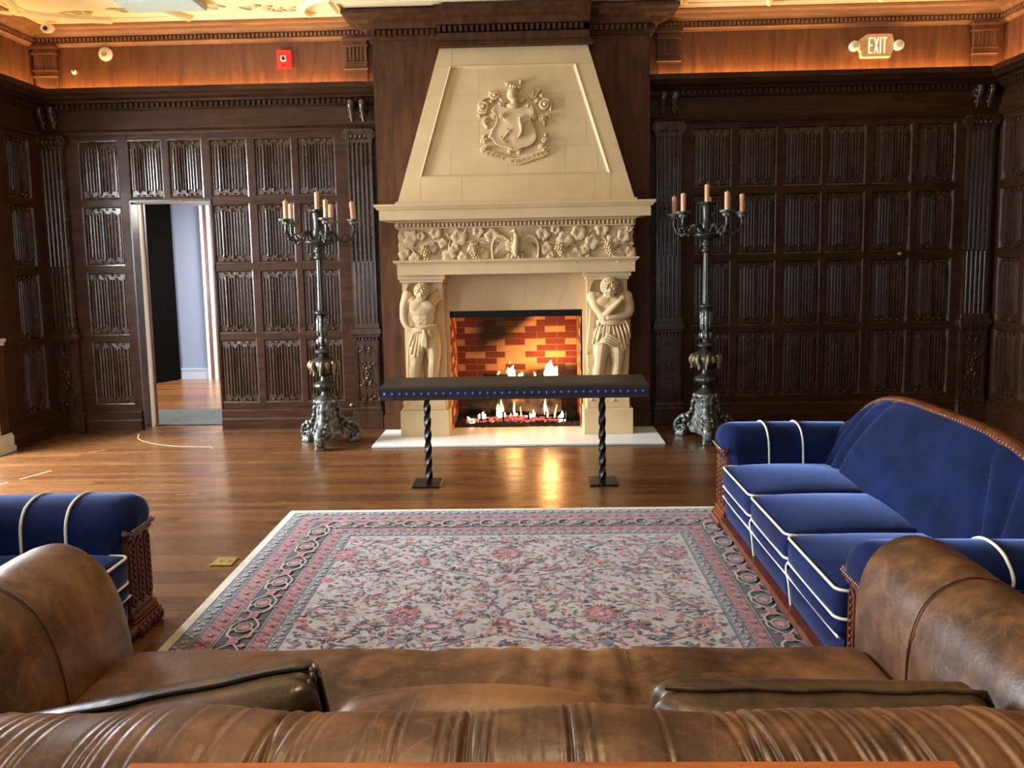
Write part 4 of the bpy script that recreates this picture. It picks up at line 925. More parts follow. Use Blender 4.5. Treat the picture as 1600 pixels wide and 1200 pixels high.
for z in (436, 456): fold(PRF, [(180, z+4, .10), (240, z, .145), (340, z, .150), (455, z-10, .08)], 15, 15)
for q in range(4): fold(PRF, [(160+q*14, 640-q*24, .11), (240+q*12, 612-q*22, .160), (320+q*20, 650-q*12, .145)], 12, 11)
for q in range(5): fold(PRF, [(130+q*10, 330+q*10, .035), (116+q*10, 520, .055), (98+q*15, 720-q*10, .045)], 12, 18)
for q in range(4): fold(PRF, [(106+q*14, 700, .035), (108+q*14, 800, .04), (121+q*11, 880, .025)], 13, 16)
for q in range(6): fold(PRF, [(462-q*10, 420, .05), (456-q*11, 620, .045), (442-q*10, 1090, .02)], 14, 19)
for q in range(6): fold(PRF, [(235+q*15, 700, .012), (240+q*14, 880, .012), (240+q*15, 1095, .012)], 14, 16)
for q in range(3): fold(PRF, [(395, 790+q*12, .05), (425, 798+q*12, .06), (445, 778+q*12, .04)], 9, 9)
remeshed(m, 'drapery', S, fig2, .0055, 2)
# --- hearth slab
m = MB(); m.box((-1.45, 6.975, 0), (1.16, BY, .02), .003); m.box((-.785, BY, 0), (.475, 7.72, .02)); m.build('hearth_slab', M['hearth'], fp)
# --- brick firebox
FX0, FX1, FYB = -.785, .46, 8.2
def bricks(m, P, units, rows, pat):             # P(u, z, d) -> point; materials: 0 mortar 1 red 2 tan
    bh = .0646; bl = .2067; m.cm = 0
    m.add([P(0, 0, 0), P(units*bl, 0, 0), P(units*bl, rows*bh, 0), P(0, rows*bh, 0)], [(0, 1, 2, 3)])
    for r in range(rows):
        z0 = r*bh; odd = (rows-1-r) % 2 == 1; e = [0]+[bl*(k+.43) for k in range(int(units)+1) if bl*(k+.43) < units*bl]+[units*bl] if odd else [min(bl*k, units*bl) for k in range(int(math.ceil(units))+1)]
        for k in range(len(e)-1):
            m.cm = 1 if pat(rows-1-r, k) else 2; a, b = e[k]+.002, e[k+1]-.002; c_, d_ = z0+.002, z0+bh-.002
            if b-a < .01: continue
            m.add([P(a, c_, 0), P(b, c_, 0), P(b, d_, 0), P(a, d_, 0), P(a+.002, c_+.002, .004), P(b-.002, c_+.002, .004), P(b-.002, d_-.002, .004), P(a+.002, d_-.002, .004)], [(4, 5, 6, 7), (0, 1, 5, 4), (1, 2, 6, 5), (2, 3, 7, 6), (3, 0, 4, 7)])
def pat(r, k):
    if r % 2 == 0: return True if r % 8 == 4 else k in (0, 1, 4, 5)
    if r % 4 == 1: return k % 2 == 1
    return k % 2 == 0
m = MB(); bricks(m, lambda u, z, d: (FX0+u, FYB-d, z), 6.02, 18, pat); fbx = m.build('firebox', [M['mortar_s'], M['brick_red_s'], M['brick_tan_s']], fp)
m = MB(); bricks(m, lambda u, z, d: (FX0+d, 7.6+u, z), 2.9, 18, pat); m.build('firebox_side', [M['mortar'], M['brick_red'], M['brick_tan']], fp)
m = MB(); bricks(m, lambda u, z, d: (FX1-d, 7.6+u, z), 2.9, 18, pat); m.build('firebox_side', [M['mortar'], M['brick_red'], M['brick_tan']], fp)
m = MB(); m.box((-.88, 8.205, 0), (.57, 8.3, 1.32)); m.box((-.88, 7.7, 0), (FX0-.003, 8.3, 1.32)); m.box((FX1+.003, 7.7, 0), (.57, 8.3, 1.32)); m.box((-.88, 7.69, 1.17), (.57, 8.3, 1.32)); m.build('firebox_shell', M['black_leaf'], fp)
m = MB(); m.box((FX0, 7.60, 1.115), (FX1+.015, 7.625, 1.178), .003); m.box((FX0, 7.60, 1.11), (FX1+.015, 7.66, 1.116)); 
for x in (FX0+.02, FX1-.01): m.ell((x, 7.595, 1.155), (.012, .008, .012), None, 8, 6)
m.build('smoke_guard', M['iron'], fp)

# ---------------------------------------------------------------- the fire
random.seed(11)
m = MB()
def gz(x, y): return .035+.02*math.sin(x*9)*math.cos(y*11)+.035*max(0, (y-7.75))/.4
m.grid(lambda u, v: (FX0+.01+u*(FX1-FX0-.02), 7.70+v*.49, gz(u*1.2, 7.70+v*.49)*(1 if v > .03 else .35)+random.uniform(-.006, .006)), 90, 36)
for i in range(420):
    x = random.uniform(FX0+.02, FX1-.03); y = random.uniform(7.70, 7.86); m.ell((x, y, gz((x-FX0)/1.04, y)+.002), (random.uniform(.005, .011), random.uniform(.005, .011), .006), (random.random(), 0, random.random()*3), 5, 4, False)
tag(m.build('fire_gravel', M['gravel']), 'dark gravel bed covering the floor of the lit fireplace', 'gravel', None, 'stuff')
m = MB()
for i in range(520):
    x = random.gauss(-.17, .27); x = max(-.66, min(.24, x)); y = random.uniform(7.79, 7.93); z = .055+random.uniform(0, .05)*(1-abs(x+.2)/.6)
    m.ell((x, y, z), (random.uniform(.006, .016), random.uniform(.006, .014), random.uniform(.006, .012)), (random.random()*3, random.random()*3, random.random()*3), 6, 4, False)
tag(m.build('glowing_embers', M['ember']), 'glowing pink and red embers on the gravel under the logs', 'embers', None, 'stuff')
def log(name, a, b, r, mt_, label, seed, knots=2):
    random.seed(seed); m = MB(); a = Vector(a); b = Vector(b); n_ = 16; t = (b-a).normalized(); u = t.orthogonal().normalized(); w_ = t.cross(u); rings = []
    ph = [random.uniform(0, 6) for _ in range(4)]
    for i in range(n_+1):
        f_ = i/n_; c_ = a.lerp(b, f_)+u*(.012*math.sin(f_*5+ph[0])); rr = r*(.92+.10*math.sin(f_*7+ph[1]))
        rings.append([c_+(u*math.cos(k)+w_*math.sin(k))*rr*(1+.07*math.sin(3*k+ph[2]+f_*2)+.05*math.sin(7*k+ph[3])+random.uniform(-.04, .04)) for k in [2*PI*j/18 for j in range(18)]])
    m.loft(rings, True, True, True)
    for q in range(knots):
        f_ = random.uniform(.25, .75); k = random.uniform(0, 6); c_ = a.lerp(b, f_); d = u*math.cos(k)+w_*math.sin(k); m.tube([c_+d*r*.8, c_+d*r*1.25], [r*.35, r*.22], 8)
    return tag(m.build(name, mt_), label, 'log', 'logs in the fireplace')
log('fire_log', (-.50, 8.02, .455), (.27, 7.96, .405), .050, M['bark'], 'long charred log lying across the top of the burning pile', 1)
log('fire_log', (-.66, 8.06, .235), (-.20, 7.98, .20), .095, M['bark'], 'thick black log at the left of the burning pile', 2)
log('fire_log', (-.22, 7.98, .20), (.28, 7.97, .205), .098, M['ash_bark'], 'thick ash-grey log at the right of the burning pile, facing the room', 3)
log('fire_log', (-.48, 8.05, .345), (.20, 8.06, .33), .060, M['bark'], 'dark log in the middle of the burning pile behind the ash-grey one', 4, 1)
m = MB()
for x in (-.52, -.30, -.05, .12, .33): m.tube([(x, 7.78, .16), (x, 7.80, .075), (x, 8.12, .075)], .010, 6); m.tube([(x, 7.82, .075), (x, 7.82, .02)], .009, 6)
m.box((.315, 7.84, .04), (.385, 7.92, .19), .004); m.box((.42, 7.86, .03), (.455, 7.98, .10), .004); m.tube([(-.56, 7.84, .075), (.36, 7.84, .075)], .009, 6)
tag(m.build('fire_grate', M['iron']), 'black iron grate holding the logs in the fireplace', 'grate')
m = MB()
def fpx(cx, cz, y): return Vector((.00118*cx-.9017-.00003*cz, y, 1.2552-.00119*cz-.00002*cx))
def flame(cx, zb, zt, w_, y, lean=0, hot=0, seed=0):
    random.seed(seed+int(cx)); m.cm = hot; n_ = 9; rings = []
    for i in range(n_+1):
        f_ = i/n_; cz = zb+(zt-zb)*f_; r_ = w_/2*(math.sin(PI*min(1, .22+f_*.62))**.9)*(1-f_**2.6)+.6; dx = lean*f_*f_+w_*.18*math.sin(f_*5+seed)
        c_ = fpx(cx+dx, cz, y); rings.append([c_+Vector((r_*.00118*math.cos(a), r_*.00118*.6*math.sin(a), 0)) for a in [2*PI*k/10 for k in range(10)]])
    m.loft(rings, True, True, True)
    for q in range(2 if w_ > 40 else 0):
        s_ = (-1, 1)[q]; zt2 = zb+(zt-zb)*random.uniform(.55, .8); rr = []
        for i in range(7): f_ = i/6; rr.append([fpx(cx+s_*w_*(.28+.12*f_), zb+(zt2-zb)*f_, y)+Vector((w_*.2*(1-f_)*.00118*math.cos(a), w_*.14*(1-f_)*.00118*math.sin(a), 0)) for a in [2*PI*k/8 for k in range(8)]])
        m.loft(rr, True, True, True)
for a in ((930, 645, 495, 100, 7.94, 10, 1, 1), (895, 640, 560, 36, 7.95, -8, 1, 9), (965, 642, 545, 40, 7.95, 12, 1, 10), (600, 640, 542, 62, 7.96, 8, 1, 2), (570, 620, 556, 22, 7.96, -10, 0, 3), (675, 645, 600, 42, 7.96, 6, 1, 4), (485, 622, 590, 18, 7.97, 6, 0, 5), (795, 640, 596, 18, 7.97, -4, 0, 6), (580, 530, 508, 9, 7.97, 2, 0, 21),
          (268, 1025, 962, 42, 7.84, -34, 1, 7), (355, 992, 925, 66, 7.86, 8, 1, 8), (508, 992, 820, 44, 7.87, 12, 0, 12), (478, 965, 858, 18, 7.87, 8, 0, 13), (545, 970, 928, 22, 7.86, 4, 0, 14), (626, 962, 832, 16, 7.87, -4, 0, 15), (645, 958, 934, 18, 7.86, 0, 1, 16), (592, 975, 935, 10, 7.86, 4, 0, 17), (742, 988, 925, 46, 7.85, 16, 1, 18), (785, 968, 902, 28, 7.86, 8, 0, 19), (893, 988, 815, 32, 7.87, -6, 1, 20), (968, 985, 860, 12, 7.86, 14, 0, 22), (1015, 1010, 912, 44, 7.85, 10, 1, 23), (682, 990, 880, 9, 7.86, -8, 0, 24), (1050, 1000, 975, 14, 7.85, 20, 0, 25), (440, 1010, 985, 16, 7.83, 0, 0, 26)):
    flame(*a)
tag(m.build('flames', [M['flame'], M['flame_hot']]), 'bright yellow flames rising from the logs in the fireplace', 'fire', None, 'stuff')

# ---------------------------------------------------------------- narrow guard bench
gb = tag(empty('narrow_bench', (-.14, 5.80, 0)), 'long narrow black bench with blue studded edge, standing before the fireplace', 'bench')
m = MB(); a, b = -1.117, .832; y0, y1 = 5.685, 5.925
m.loft([[(a, y0, .722), (b, y0, .722), (b, y1+.03, .722), (a, y1+.03, .722)], [(a, y0, .745), (b, y0, .745), (b, y1+.03, .745), (a, y1+.03, .745)], [(a+.02, y0+.03, .757), (b-.02, y0+.03, .757), (b-.02, y1, .785), (a+.02, y1, .785)]], True, True, False)
m.box((a+.015, y0+.02, .675), (b-.015, y1+.01, .722)); m.box((a-.0, y0+.0, .652), (b+.0, y1+.02, .676), .004)
m.build('top', M['black_wood'], gb)
m = MB(); m.box((a+.01, y0+.010, .677), (b-.01, y0+.022, .721)); bs_ = m.build('edge_strip', M['blue_strip'], gb)
st0 = None
for i in range(36):
    x = -1.072+i*(.789+1.072)/35
    if st0 is None:
        mm = LMB(); mm.ell((0, 0, 0), (.0115, .009, .0115), None, 10, 8); st0 = mm.build('stud', M['blue_stud'], None); o = st0
    else: o = st0.copy(); C.objects.link(o)
    o.parent = bs_; o.location = (x+.14, y0+.008-5.80, .699)
for x in (-.785, .502):
    m = MB(); n_ = 60; rings = []
    for i in range(n_+1):
        z = .012+.645*i/n_; an = i/n_*2*PI*1.6; s_ = .027
        rings.append([(x+s_*math.cos(an+PI/4+k*PI/2), 5.80+s_*math.sin(an+PI/4+k*PI/2), z) for k in range(4)])
    m.loft(rings, True, True, False); lg = m.build('twisted_leg', M['iron'], gb)
    m = MB(); xc = x-.012 if x < 0 else x+.003; m.box((xc-.105, 5.685, 0), (xc+.105, 5.925, .013), .003)
    m.build('foot_plate', M['iron'], gb)

# ---------------------------------------------------------------- candelabra
def candelabrum(angles):
    root = empty('floor_candelabrum')
    m = LMB()
    fl = lambda a, z: 1+.10*math.cos(10*a)
    m.lathe([(.40, .10), (.43, .085), (.455, .05), (.48, .035), (.495, .035)], n=28)
    m.lathe([(.495, .035), (.51, .06), (.53, .095), (.55, .10), (.57, .085), (.585, .05), (.60, .038), (.63, .034)], n=40, mod=lambda a, z: 1+(.07*math.cos(14*a) if .51 < z < .58 else 0))
    m.lathe([(.63, .034), (.64, .06), (.66, .095), (.70, .115), (.75, .118), (.78, .10), (.80, .06), (.82, .036)], n=36, mod=lambda a, z: 1+.08*math.cos(4*a)+.03*math.cos(12*a))
    m.lathe([(.82, .036), (.835, .055), (.85, .078), (.862, .078), (.875, .05), (.89, .032), (.915, .032), (.925, .05), (.95, .056), (.97, .046)], n=30, mod=lambda a, z: 1+(.06*math.cos(12*a) if z < .87 else 0))
    m.lathe([(.97, .046), (.99, .040), (1.17, .048), (1.19, .036)], n=8, smooth=False)
    m.lathe([(1.19, .05), (1.20, .066), (1.215, .066), (1.225, .045), (1.23, .034)], n=24)
    m.lathe([(1.23, .034), (1.66, .026), (1.68, .027)], n=40, mod=lambda a, z: 1+.10*math.cos(10*a))
    m.lathe([(1.68, .028), (1.69, .048), (1.705, .050), (1.72, .036), (1.735, .034), (1.75, .05), (1.765, .05), (1.78, .034), (1.795, .04), (1.81, .075), (1.825, .115), (1.84, .122), (1.852, .118), (1.857, .09), (1.87, .05), (1.90, .044), (1.93, .05), (1.95, .04), (2.02, .040), (2.08, .046), (2.095, .050)], n=32)
    m.lathe([(2.095, .05), (2.10, .064), (2.115, .074), (2.125, .074), (2.128, .02)], n=30, mod=lambda a, z: 1+(.10*math.cos(8*a)))
    m.build('stem', M['bronze_dark'], root)
    m = LMB()                                   # gilded cherub masks and leaves around the bulb
    for k in range(4):
        a = k*PI/2+.5; c_, s_ = math.cos(a), math.sin(a)
        m.ell((.115*c_, .115*s_, .735), (.028, .028, .034), (0, 0, a), 10, 8); m.ell((.13*c_, .13*s_, .72), (.012, .02, .014), (0, 0, a), 8, 6)
        for q in (-1, 1):
            b = a+q*.42; P = spline([(.118*math.cos(b), .118*math.sin(b), .775), (.135*math.cos(b), .135*math.sin(b), .73), (.12*math.cos(b+q*.1), .12*math.sin(b+q*.1), .68), (.13*math.cos(b+q*.1), .13*math.sin(b+q*.1), .645)], 3)
            m.tube(P, [.008, .013, .017, .018, .017, .015, .012, .010, .009, .006], 7)
    m.build('mask_collar', M['gilt'], root); m = LMB()
    for k in range(8):
        a = k*PI/4; m.ell((.045*math.cos(a), .045*math.sin(a), 1.08), (.012, .018, .085), (0, -.0, a), 8, 8); m.ell((.05*math.cos(a), .05*math.sin(a), .945), (.014, .016, .03), (0, 0, a), 8, 6)
    m.build('leaf_collar', M['bronze'], root)
    m = LMB()                                   # tripod body
    m.lathe([(.06, .125), (.10, .13), (.16, .115), (.24, .095), (.32, .082), (.385, .098), (.40, .112), (.415, .105)], n=36, mod=lambda a, z: 1+.20*math.cos(3*(a+PI/2))*(1 if z < .35 else .3))
    for k in range(12): a = k*PI/6; m.ell((.098*math.cos(a), .098*math.sin(a), .395), (.018, .014, .024), (0, 0, a), 7, 5)
    m.build('tripod_base', M['bronze'], root)
    for a in (-PI/2, PI/6, 5*PI/6):
        X = Matrix.Rotation(a, 4, 'Z'); m = LMB(X)
        P = spline([(.07, 0, .40), (.115, 0, .34), (.12, 0, .27), (.17, 0, .20), (.245, 0, .17), (.292, 0, .115), (.285, 0, .055), (.235, 0, .030), (.20, 0, .065), (.215, 0, .10), (.245, 0, .095)], 4)
        n_ = len(P); m.tube(P, [.030+.012*math.sin(PI*i/n_) - .014*(i/n_)**2 for i in range(n_)], 10, flat=.62, up=(0, 0, 1))
        for q in (-1, 1):
            m.tube([p+Vector((0, q*(.036-.010*i/n_), 0)) for i, p in enumerate(P)], [.012-.005*i/n_ for i in range(n_)], 6)
            for i, (x, z) in enumerate(((.10, .34), (.115, .26), (.15, .20), (.19, .15), (.14, .12), (.20, .19), (.25, .16))): m.ell((x, q*.045, z), (.020, .016, .028), (0, .7*(i % 3-1), 0), 7, 5)
            m.tube([Vector((.235+.032*(1-t/12)*math.cos(t*.7), q*.034, .075+.032*(1-t/12)*math.sin(t*.7))) for t in range(11)], .007, 5)
        for t in range(6): m.ell((.14+.03*t, 0, .245-.03*t), (.022, .028, .018), (0, .6, 0), 7, 5)
        m.box((.20, -.04, 0), (.29, .04, .034), .008); m.ell((.245, 0, .03), (.05, .045, .03), None, 10, 6)
        m.build('scroll_foot', M['bronze'], root)
    tips = []
    for a in angles:
        X = Matrix.Rotation(a, 4, 'Z'); m = LMB(X)
        P = spline([(.06, 0, 1.86), (.10, 0, 1.925), (.145, 0, 1.915), (.175, 0, 1.865), (.23, 0, 1.845), (.285, 0, 1.875), (.312, 0, 1.935), (.310, 0, 1.985)], 4); n_ = len(P)
        m.tube(P, [.016-.004*math.sin(PI*i/n_) for i in range(n_)], 8)
        for i in (4, 8, 12, 16, 20, 24): p = P[i]; m.ell(p+Vector((0, 0, -.008)), (.022, .016, .016), (0, .5, 0), 8, 6)
        m.tube(spline([(.19, 0, 1.86), (.225, 0, 1.90), (.255, 0, 1.905), (.262, 0, 1.88), (.245, 0, 1.875)], 3), .007, 6)
        m.build('arm', M['bronze_dark'], root)
        m = LMB(X); m.lathe([(1.98, .014), (1.99, .028), (2.0, .030), (2.01, .034), (2.022, .058), (2.034, .062), (2.038, .05), (2.04, .0)], (.31, 0, 0), 24, mod=lambda t, z: 1+(.10*math.cos(8*t) if z > 2.015 else 0))
        for k in range(6): t = k*PI/3; m.ell((.31+.026*math.cos(t), .026*math.sin(t), 2.0), (.010, .010, .018), None, 6, 5)
        m.build('drip_cup', M['bronze'], root); tips.append((.31*math.cos(a), .31*math.sin(a), 2.038))
    tips.append((0, 0, 2.126)); return root, tips
ang = [math.radians(d) for d in (10, 82, 154, 226, 298)]
cA, tips = candelabrum(ang); cA.location = (-1.895, 7.16, 0)
tag(cA, 'tall ornate bronze floor candelabrum standing left of the fireplace', 'candelabrum', 'pair of bronze candelabra')
cB = copy_tree(cA); cB.location = (1.560, 7.20, 0); cB.rotation_euler = (0, 0, math.radians(-8)); cB['label'] = 'tall ornate bronze floor candelabrum standing right of the fireplace, behind the blue sofa arm'
cm_ = LMB(); cm_.lathe([(0, .021), (.145, .0215), (.152, .017), (.153, .005)], n=14); cm_.tube([(0, 0, .15), (.002, 0, .165)], .0018, 5); cm_.cm = 0
cnd0 = None; names = ['rightmost candle', 'candle partly hidden behind the centre', 'leftmost candle', 'second candle from the left', 'front candle right of centre', 'tallest centre candle']
for root, where, side in ((cA, 'on the candelabrum left of fireplace', 'candles on the left candelabrum'), (cB, 'on the candelabrum right of fireplace', 'candles on the right candelabrum')):
    rz = root.rotation_euler[2]; R_ = Matrix.Rotation(rz, 3, 'Z')
    for i, t in enumerate(tips):
        if cnd0 is None: cnd0 = cm_.build('candle', M['wax'], None); o = cnd0
        else: o = cnd0.copy(); C.objects.link(o)
        p = R_ @ Vector(t); o.location = Vector(root.location)+p; o.rotation_euler = (0, (-.07 if (i == 0 and root is cA) else 0.0), 0)
        tag(o, 'orange '+names[i]+' '+where, 'candle', side)
# ---------------------------------------------------------------- oriental rug
RX0, RX1, RY0, RY1 = -1.63, 1.385, 1.20, 5.16
names_ = list(RUGC.keys()); RI = {k: i for i, k in enumerate(names_)}; RM = [M['rug_'+k] for k in names_]
m = MB(); ZR = .011; lay = [ZR]
def rect(x0, x1, y0, y1, c, z): m.cm = RI[c]; m.add([(x0, y0, z), (x1, y0, z), (x1, y1, z), (x0, y1, z)], [(0, 1, 2, 3)])
m.cm = RI['edge']; m.box((RX0, RY0, 0.001), (RX1, RY1, ZR-.0008))
cum = 0; zz = ZR-.0006
bands = [(.045, 'edge'), (.006, 'navy'), (.078, 'blue'), (.006, 'navy'), (.082, 'pink'), (.006, 'navy'), (.004, 'light'), (.150, 'navy'), (.004, 'light'), (.006, 'navy'), (.070, 'pink'), (.005, 'navy'), (.055, 'blue'), (.005, 'navy')]
bp = {}
for i, (w_, c) in enumerate(bands):
    zz += .00012; rect(RX0+cum, RX1-cum, RY0+cum, RY1-cum, c, zz); bp[i] = (cum, cum+w_); cum += w_
rect(RX0+cum, RX1-cum, RY0+cum, RY1-cum, 'cream', zz+.0002); FLD = (RX0+cum, RX1-cum, RY0+cum, RY1-cum)
zm = [zz+.0005]
def nz(): zm[0] += .0000004; return zm[0]
def elp(x, y, rx, ry, a, c, n=8):
    m.cm = RI[c]; z = nz(); ca, sa = math.cos(a), math.sin(a)
    m.add([(x+rx*math.cos(t)*ca-ry*math.sin(t)*sa, y+rx*math.cos(t)*sa+ry*math.sin(t)*ca, z) for t in [2*PI*k/n for k in range(n)]], [tuple(range(n))])
def lf(x, y, L, w_, a, c, bend=.2):
    m.cm = RI[c]; z = nz(); ca, sa = math.cos(a), math.sin(a); P = [(0, 0), (.3, .5+bend), (.65, .42+bend*1.3), (1, bend*.8), (.65, -.30+bend*1.3), (.3, -.45+bend)]
    m.add([(x+L*u*ca-w_*v*sa, y+L*u*sa+w_*v*ca, z) for u, v in P], [tuple(range(6))])
def strk(pts, w_, c):
    m.cm = RI[c]; P = spline([(x, y, 0) for x, y in pts], 4); z = nz(); vs = []
    for i, p in enumerate(P):
        t = (P[min(i+1, len(P)-1)]-P[max(i-1, 0)]); t = t.normalized() if t.length > 0 else Vector((1, 0, 0)); o_ = Vector((-t.y, t.x, 0))*w_/2
        vs += [(p.x-o_.x, p.y-o_.y, z), (p.x+o_.x, p.y+o_.y, z)]
    m.add(vs, [(2*i, 2*i+1, 2*i+3, 2*i+2) for i in range(len(P)-1)])
def star(x, y, r0, r1, n, c, a=0):
    m.cm = RI[c]; z = nz(); m.add([(x, y, z)]+[(x+(r1 if k % 2 == 0 else r0)*math.cos(a+PI*k/n), y+(r1 if k % 2 == 0 else r0)*math.sin(a+PI*k/n), z) for k in range(2*n)], [(0, 1+k, 1+(k+1) % (2*n)) for k in range(2*n)])
CW_, CH_ = .92, .78
def cell_items():
    it = []
    # (kind, params) on the right half x in [0, CW/2]; mirrored in x
    S_ = lambda *a: it.append(a)
    for k in range(15): a = -1.4+k*.2; S_('lf', .0+.05*math.cos(a), .07*math.sin(a)+.0, .035, .010, a, 'rose' if k % 2 else 'ink')
    S_('star', 0, 0, .045, .075, 16, 'rose'); S_('elp', 0, 0, .044, .05, 0, 'rose2'); S_('star', 0, 0, .018, .034, 8, 'rose'); S_('elp', 0, 0, .014, .014, 0, 'cream')
    S_('elp', .15, -.115, .052, .030, 0, 'ink'); S_('elp', .15, -.115, .038, .020, 0, 'rose2'); S_('elp', .15, -.115, .020, .010, 0, 'cream')
    for k in range(10): a = k*PI/5; S_('lf', .15+.046*math.cos(a), -.115+.028*math.sin(a), .022, .008, a, 'ink')
    S_('strk', ((.0, .17), (.06, .14), (.13, .13), (.18, .09)), .007, 'ink'); S_('strk', ((.0, .17), (.0, .22)), .008, 'rose'); S_('star', 0, .24, .018, .034, 8, 'rose2')
    S_('strk', ((.46, -.02), (.455, .05), (.40, .12), (.34, .16)), .010, 'ink'); S_('strk', ((.46, -.02), (.44, .03), (.41, .04)), .006, 'ink')
    for p in ((.40, .10), (.43, .13), (.37, .17), (.33, .18)): S_('elp', p[0], p[1], .010, .009, 0, 'slate')
    for k in range(5): S_('elp', .46-.012*k, -.05-.028*k, .024-.003*k, .016, 0, ('rose', 'rose2', 'rose', 'coral', 'rose2')[k])
    for k in range(9): S_('elp', .46-.045*math.sin(k*1.3)**2, -.04-.018*k, .008, .008, 0, ('rose', 'ink', 'coral')[k % 3])
    S_('strk', ((.46, -.18), (.40, -.22), (.33, -.24), (.22, -.30), (.10, -.32)), .006, 'ink'); S_('lf', .30, -.25, .10, .030, 2.7, 'ink'); S_('lf', .292, -.247, .075, .016, 2.7, 'rose2')
    S_('lf', .36, -.16, .09, .026, 3.6, 'grey'); S_('lf', .30, -.20, .10, .022, -2.6, 'ink', .4)
    S_('elp', .27, .03, .044, .030, .2, 'grey'); S_('star', .27, .02, .014, .030, 7, 'coral'); S_('strk', ((.27, 0), (.265, -.05)), .005, 'coral'); S_('elp', .262, -.06, .018, .008, 0, 'ink')
    for p in ((.07, -.19), (.10, -.185), (.04, -.20)): S_('elp', p[0], p[1], .012, .009, .3, 'slate')
    S_('elp', .0, -.20, .022, .013, 0, 'ink')
    S_('strk', ((.06, -.29), (.065, -.24), (.10, -.225)), .007, 'slate'); S_('strk', ((.02, -.22), (.03, -.27), (.0, -.30)), .006, 'slate'); S_('star', 0, -.26, .016, .032, 6, 'slate')
    S_('strk', ((.0, -.20), (.05, -.235), (.10, -.21), (.15, -.24), (.08, -.28), (.0, -.25)), .0035, 'coral')
    S_('star', 0, -.36, .022, .042, 9, 'rose2'); S_('elp', 0, -.36, .016, .018, 0, 'rose')
    S_('elp', .22, -.18, .016, .012, 0, 'rose'); S_('elp', .37, -.02, .014, .011, 0, 'rose2'); S_('elp', .18, .20, .030, .020, 0, 'rose2'); S_('elp', .18, .20, .014, .010, 0, 'rose')
    for k in range(8): a = k*PI/4; S_('elp', .18+.032*math.cos(a), .20+.022*math.sin(a), .007, .006, 0, 'ink')
    for k in range(7): S_('lf', .33+.02*(k % 3), .25+.018*k, .05, .010, (.3, 2.8, .9, 2.2, -.2, 3.3, .6)[k], ('slate', 'ink')[k % 2], .5)
    return it
def put(it, X, Y, ang=0, sgn=1, sx=1, sy=1):
    def T(x, y): x *= sgn*sx; y *= sy; return X+x*math.cos(ang)-y*math.sin(ang), Y+x*math.sin(ang)+y*math.cos(ang)
    def TA(a): return (PI-a if sgn < 0 else a)+ang
    def inside(p): return FLD[0]+.012 < p[0] < FLD[1]-.012 and FLD[2]+.012 < p[1] < FLD[3]-.012
    for q in it:
        if q[0] == 'elp': p = T(q[1], q[2]); (inside(p) and elp(p[0], p[1], q[3]*1.18, q[4]*1.18, TA(q[5]), q[6]))
        elif q[0] == 'lf': p = T(q[1], q[2]); (inside(p) and lf(p[0], p[1], q[3]*1.2, 1.3*q[4]*(1 if sgn > 0 else -1), TA(q[5]), q[6], q[7] if len(q) > 7 else .2))
        elif q[0] == 'star': p = T(q[1], q[2]); (inside(p) and star(p[0], p[1], q[3]*1.25, q[4]*1.25, q[5], q[6]))
        elif q[0] == 'strk':
            ps = [T(*c) for c in q[1]]
            if all(inside(p) for p in ps): strk(ps, q[2]*1.25, q[3])
it = cell_items(); FCX = (FLD[0]+FLD[1])/2
random.seed(21)
for j in range(6):
    for i in range(-2, 3):
        X = FCX-.04+i*CW_-(.0 if j % 2 else .46)+.46; Y = 4.56-.22-j*CH_+.0
        for s_ in (-1, 1): put(it, X, Y, 0, s_)
for i in range(3300):                            # small scattered leaflets and buds
    x = random.uniform(FLD[0]+.03, FCX); y = random.uniform(FLD[2]+.03, FLD[3]-.03); a = random.uniform(0, 6.28); L_ = random.uniform(.018, .055); c = random.choice(('ink', 'slate', 'rose2', 'ink', 'grey', 'slate', 'coral', 'rose', 'ink', 'rose2'))
    for s_ in (1, -1):
        X = x if s_ > 0 else 2*FCX-x; A = a if s_ > 0 else PI-a
        if random.random() < .75: lf(X, y, L_, L_*.28, A, c, .4*s_)
        else: elp(X, y, L_*.3, L_*.22, A, c, 7)
# border bands: blossoms along each band
def along(off, step, fn):                       # visit the four sides of the rectangle at inset off
    x0, x1, y0, y1 = RX0+off, RX1-off, RY0+off, RY1-off
    for (ax, ay, bx, by, an) in ((x0, y0, x0, y1, PI/2), (x1, y1, x1, y0, -PI/2), (x0, y1, x1, y1, 0), (x1, y0, x0, y0, PI)):
        L_ = math.hypot(bx-ax, by-ay); n_ = max(1, round(L_/step))
        for k in range(n_):
            f_ = (k+.5)/n_; fn(ax+(bx-ax)*f_, ay+(by-ay)*f_, an, k)
def loc(x, y, an, u, v): return x+u*math.cos(an)-v*math.sin(an), y+u*math.sin(an)+v*math.cos(an)
def small_flower(c1, c2, r):
    def f_(x, y, an, k):
        if k % 2 == 0: star(x, y, r*.6, r, 6, c1, k); elp(x, y, r*.35, r*.35, 0, c2)
        else:
            for s_ in (-1, 1): p = loc(x, y, an, 0, s_*r*.3); lf(p[0], p[1], r*1.8, r*.6, an+s_*.7, c1, .3); lf(p[0], p[1], r*1.8, r*.6, an+PI+s_*.7, c1, .3)
    return f_
md_ = lambda i: (bp[i][0]+bp[i][1])/2
along(md_(2), .062, small_flower('light', 'slate', .022)); along(md_(12), .055, small_flower('light', 'navy', .018))
along(md_(4), .075, small_flower('rose', 'cream', .020)); along(md_(10), .070, small_flower('rose', 'navy', .018))
def pinkdots(x, y, an, k):
    for s_ in (-1, 1): p = loc(x, y, an, .0, s_*.026); elp(p[0], p[1], .006, .006, 0, 'navy', 6)
along(md_(4), .038, pinkdots); along(md_(10), .035, pinkdots)
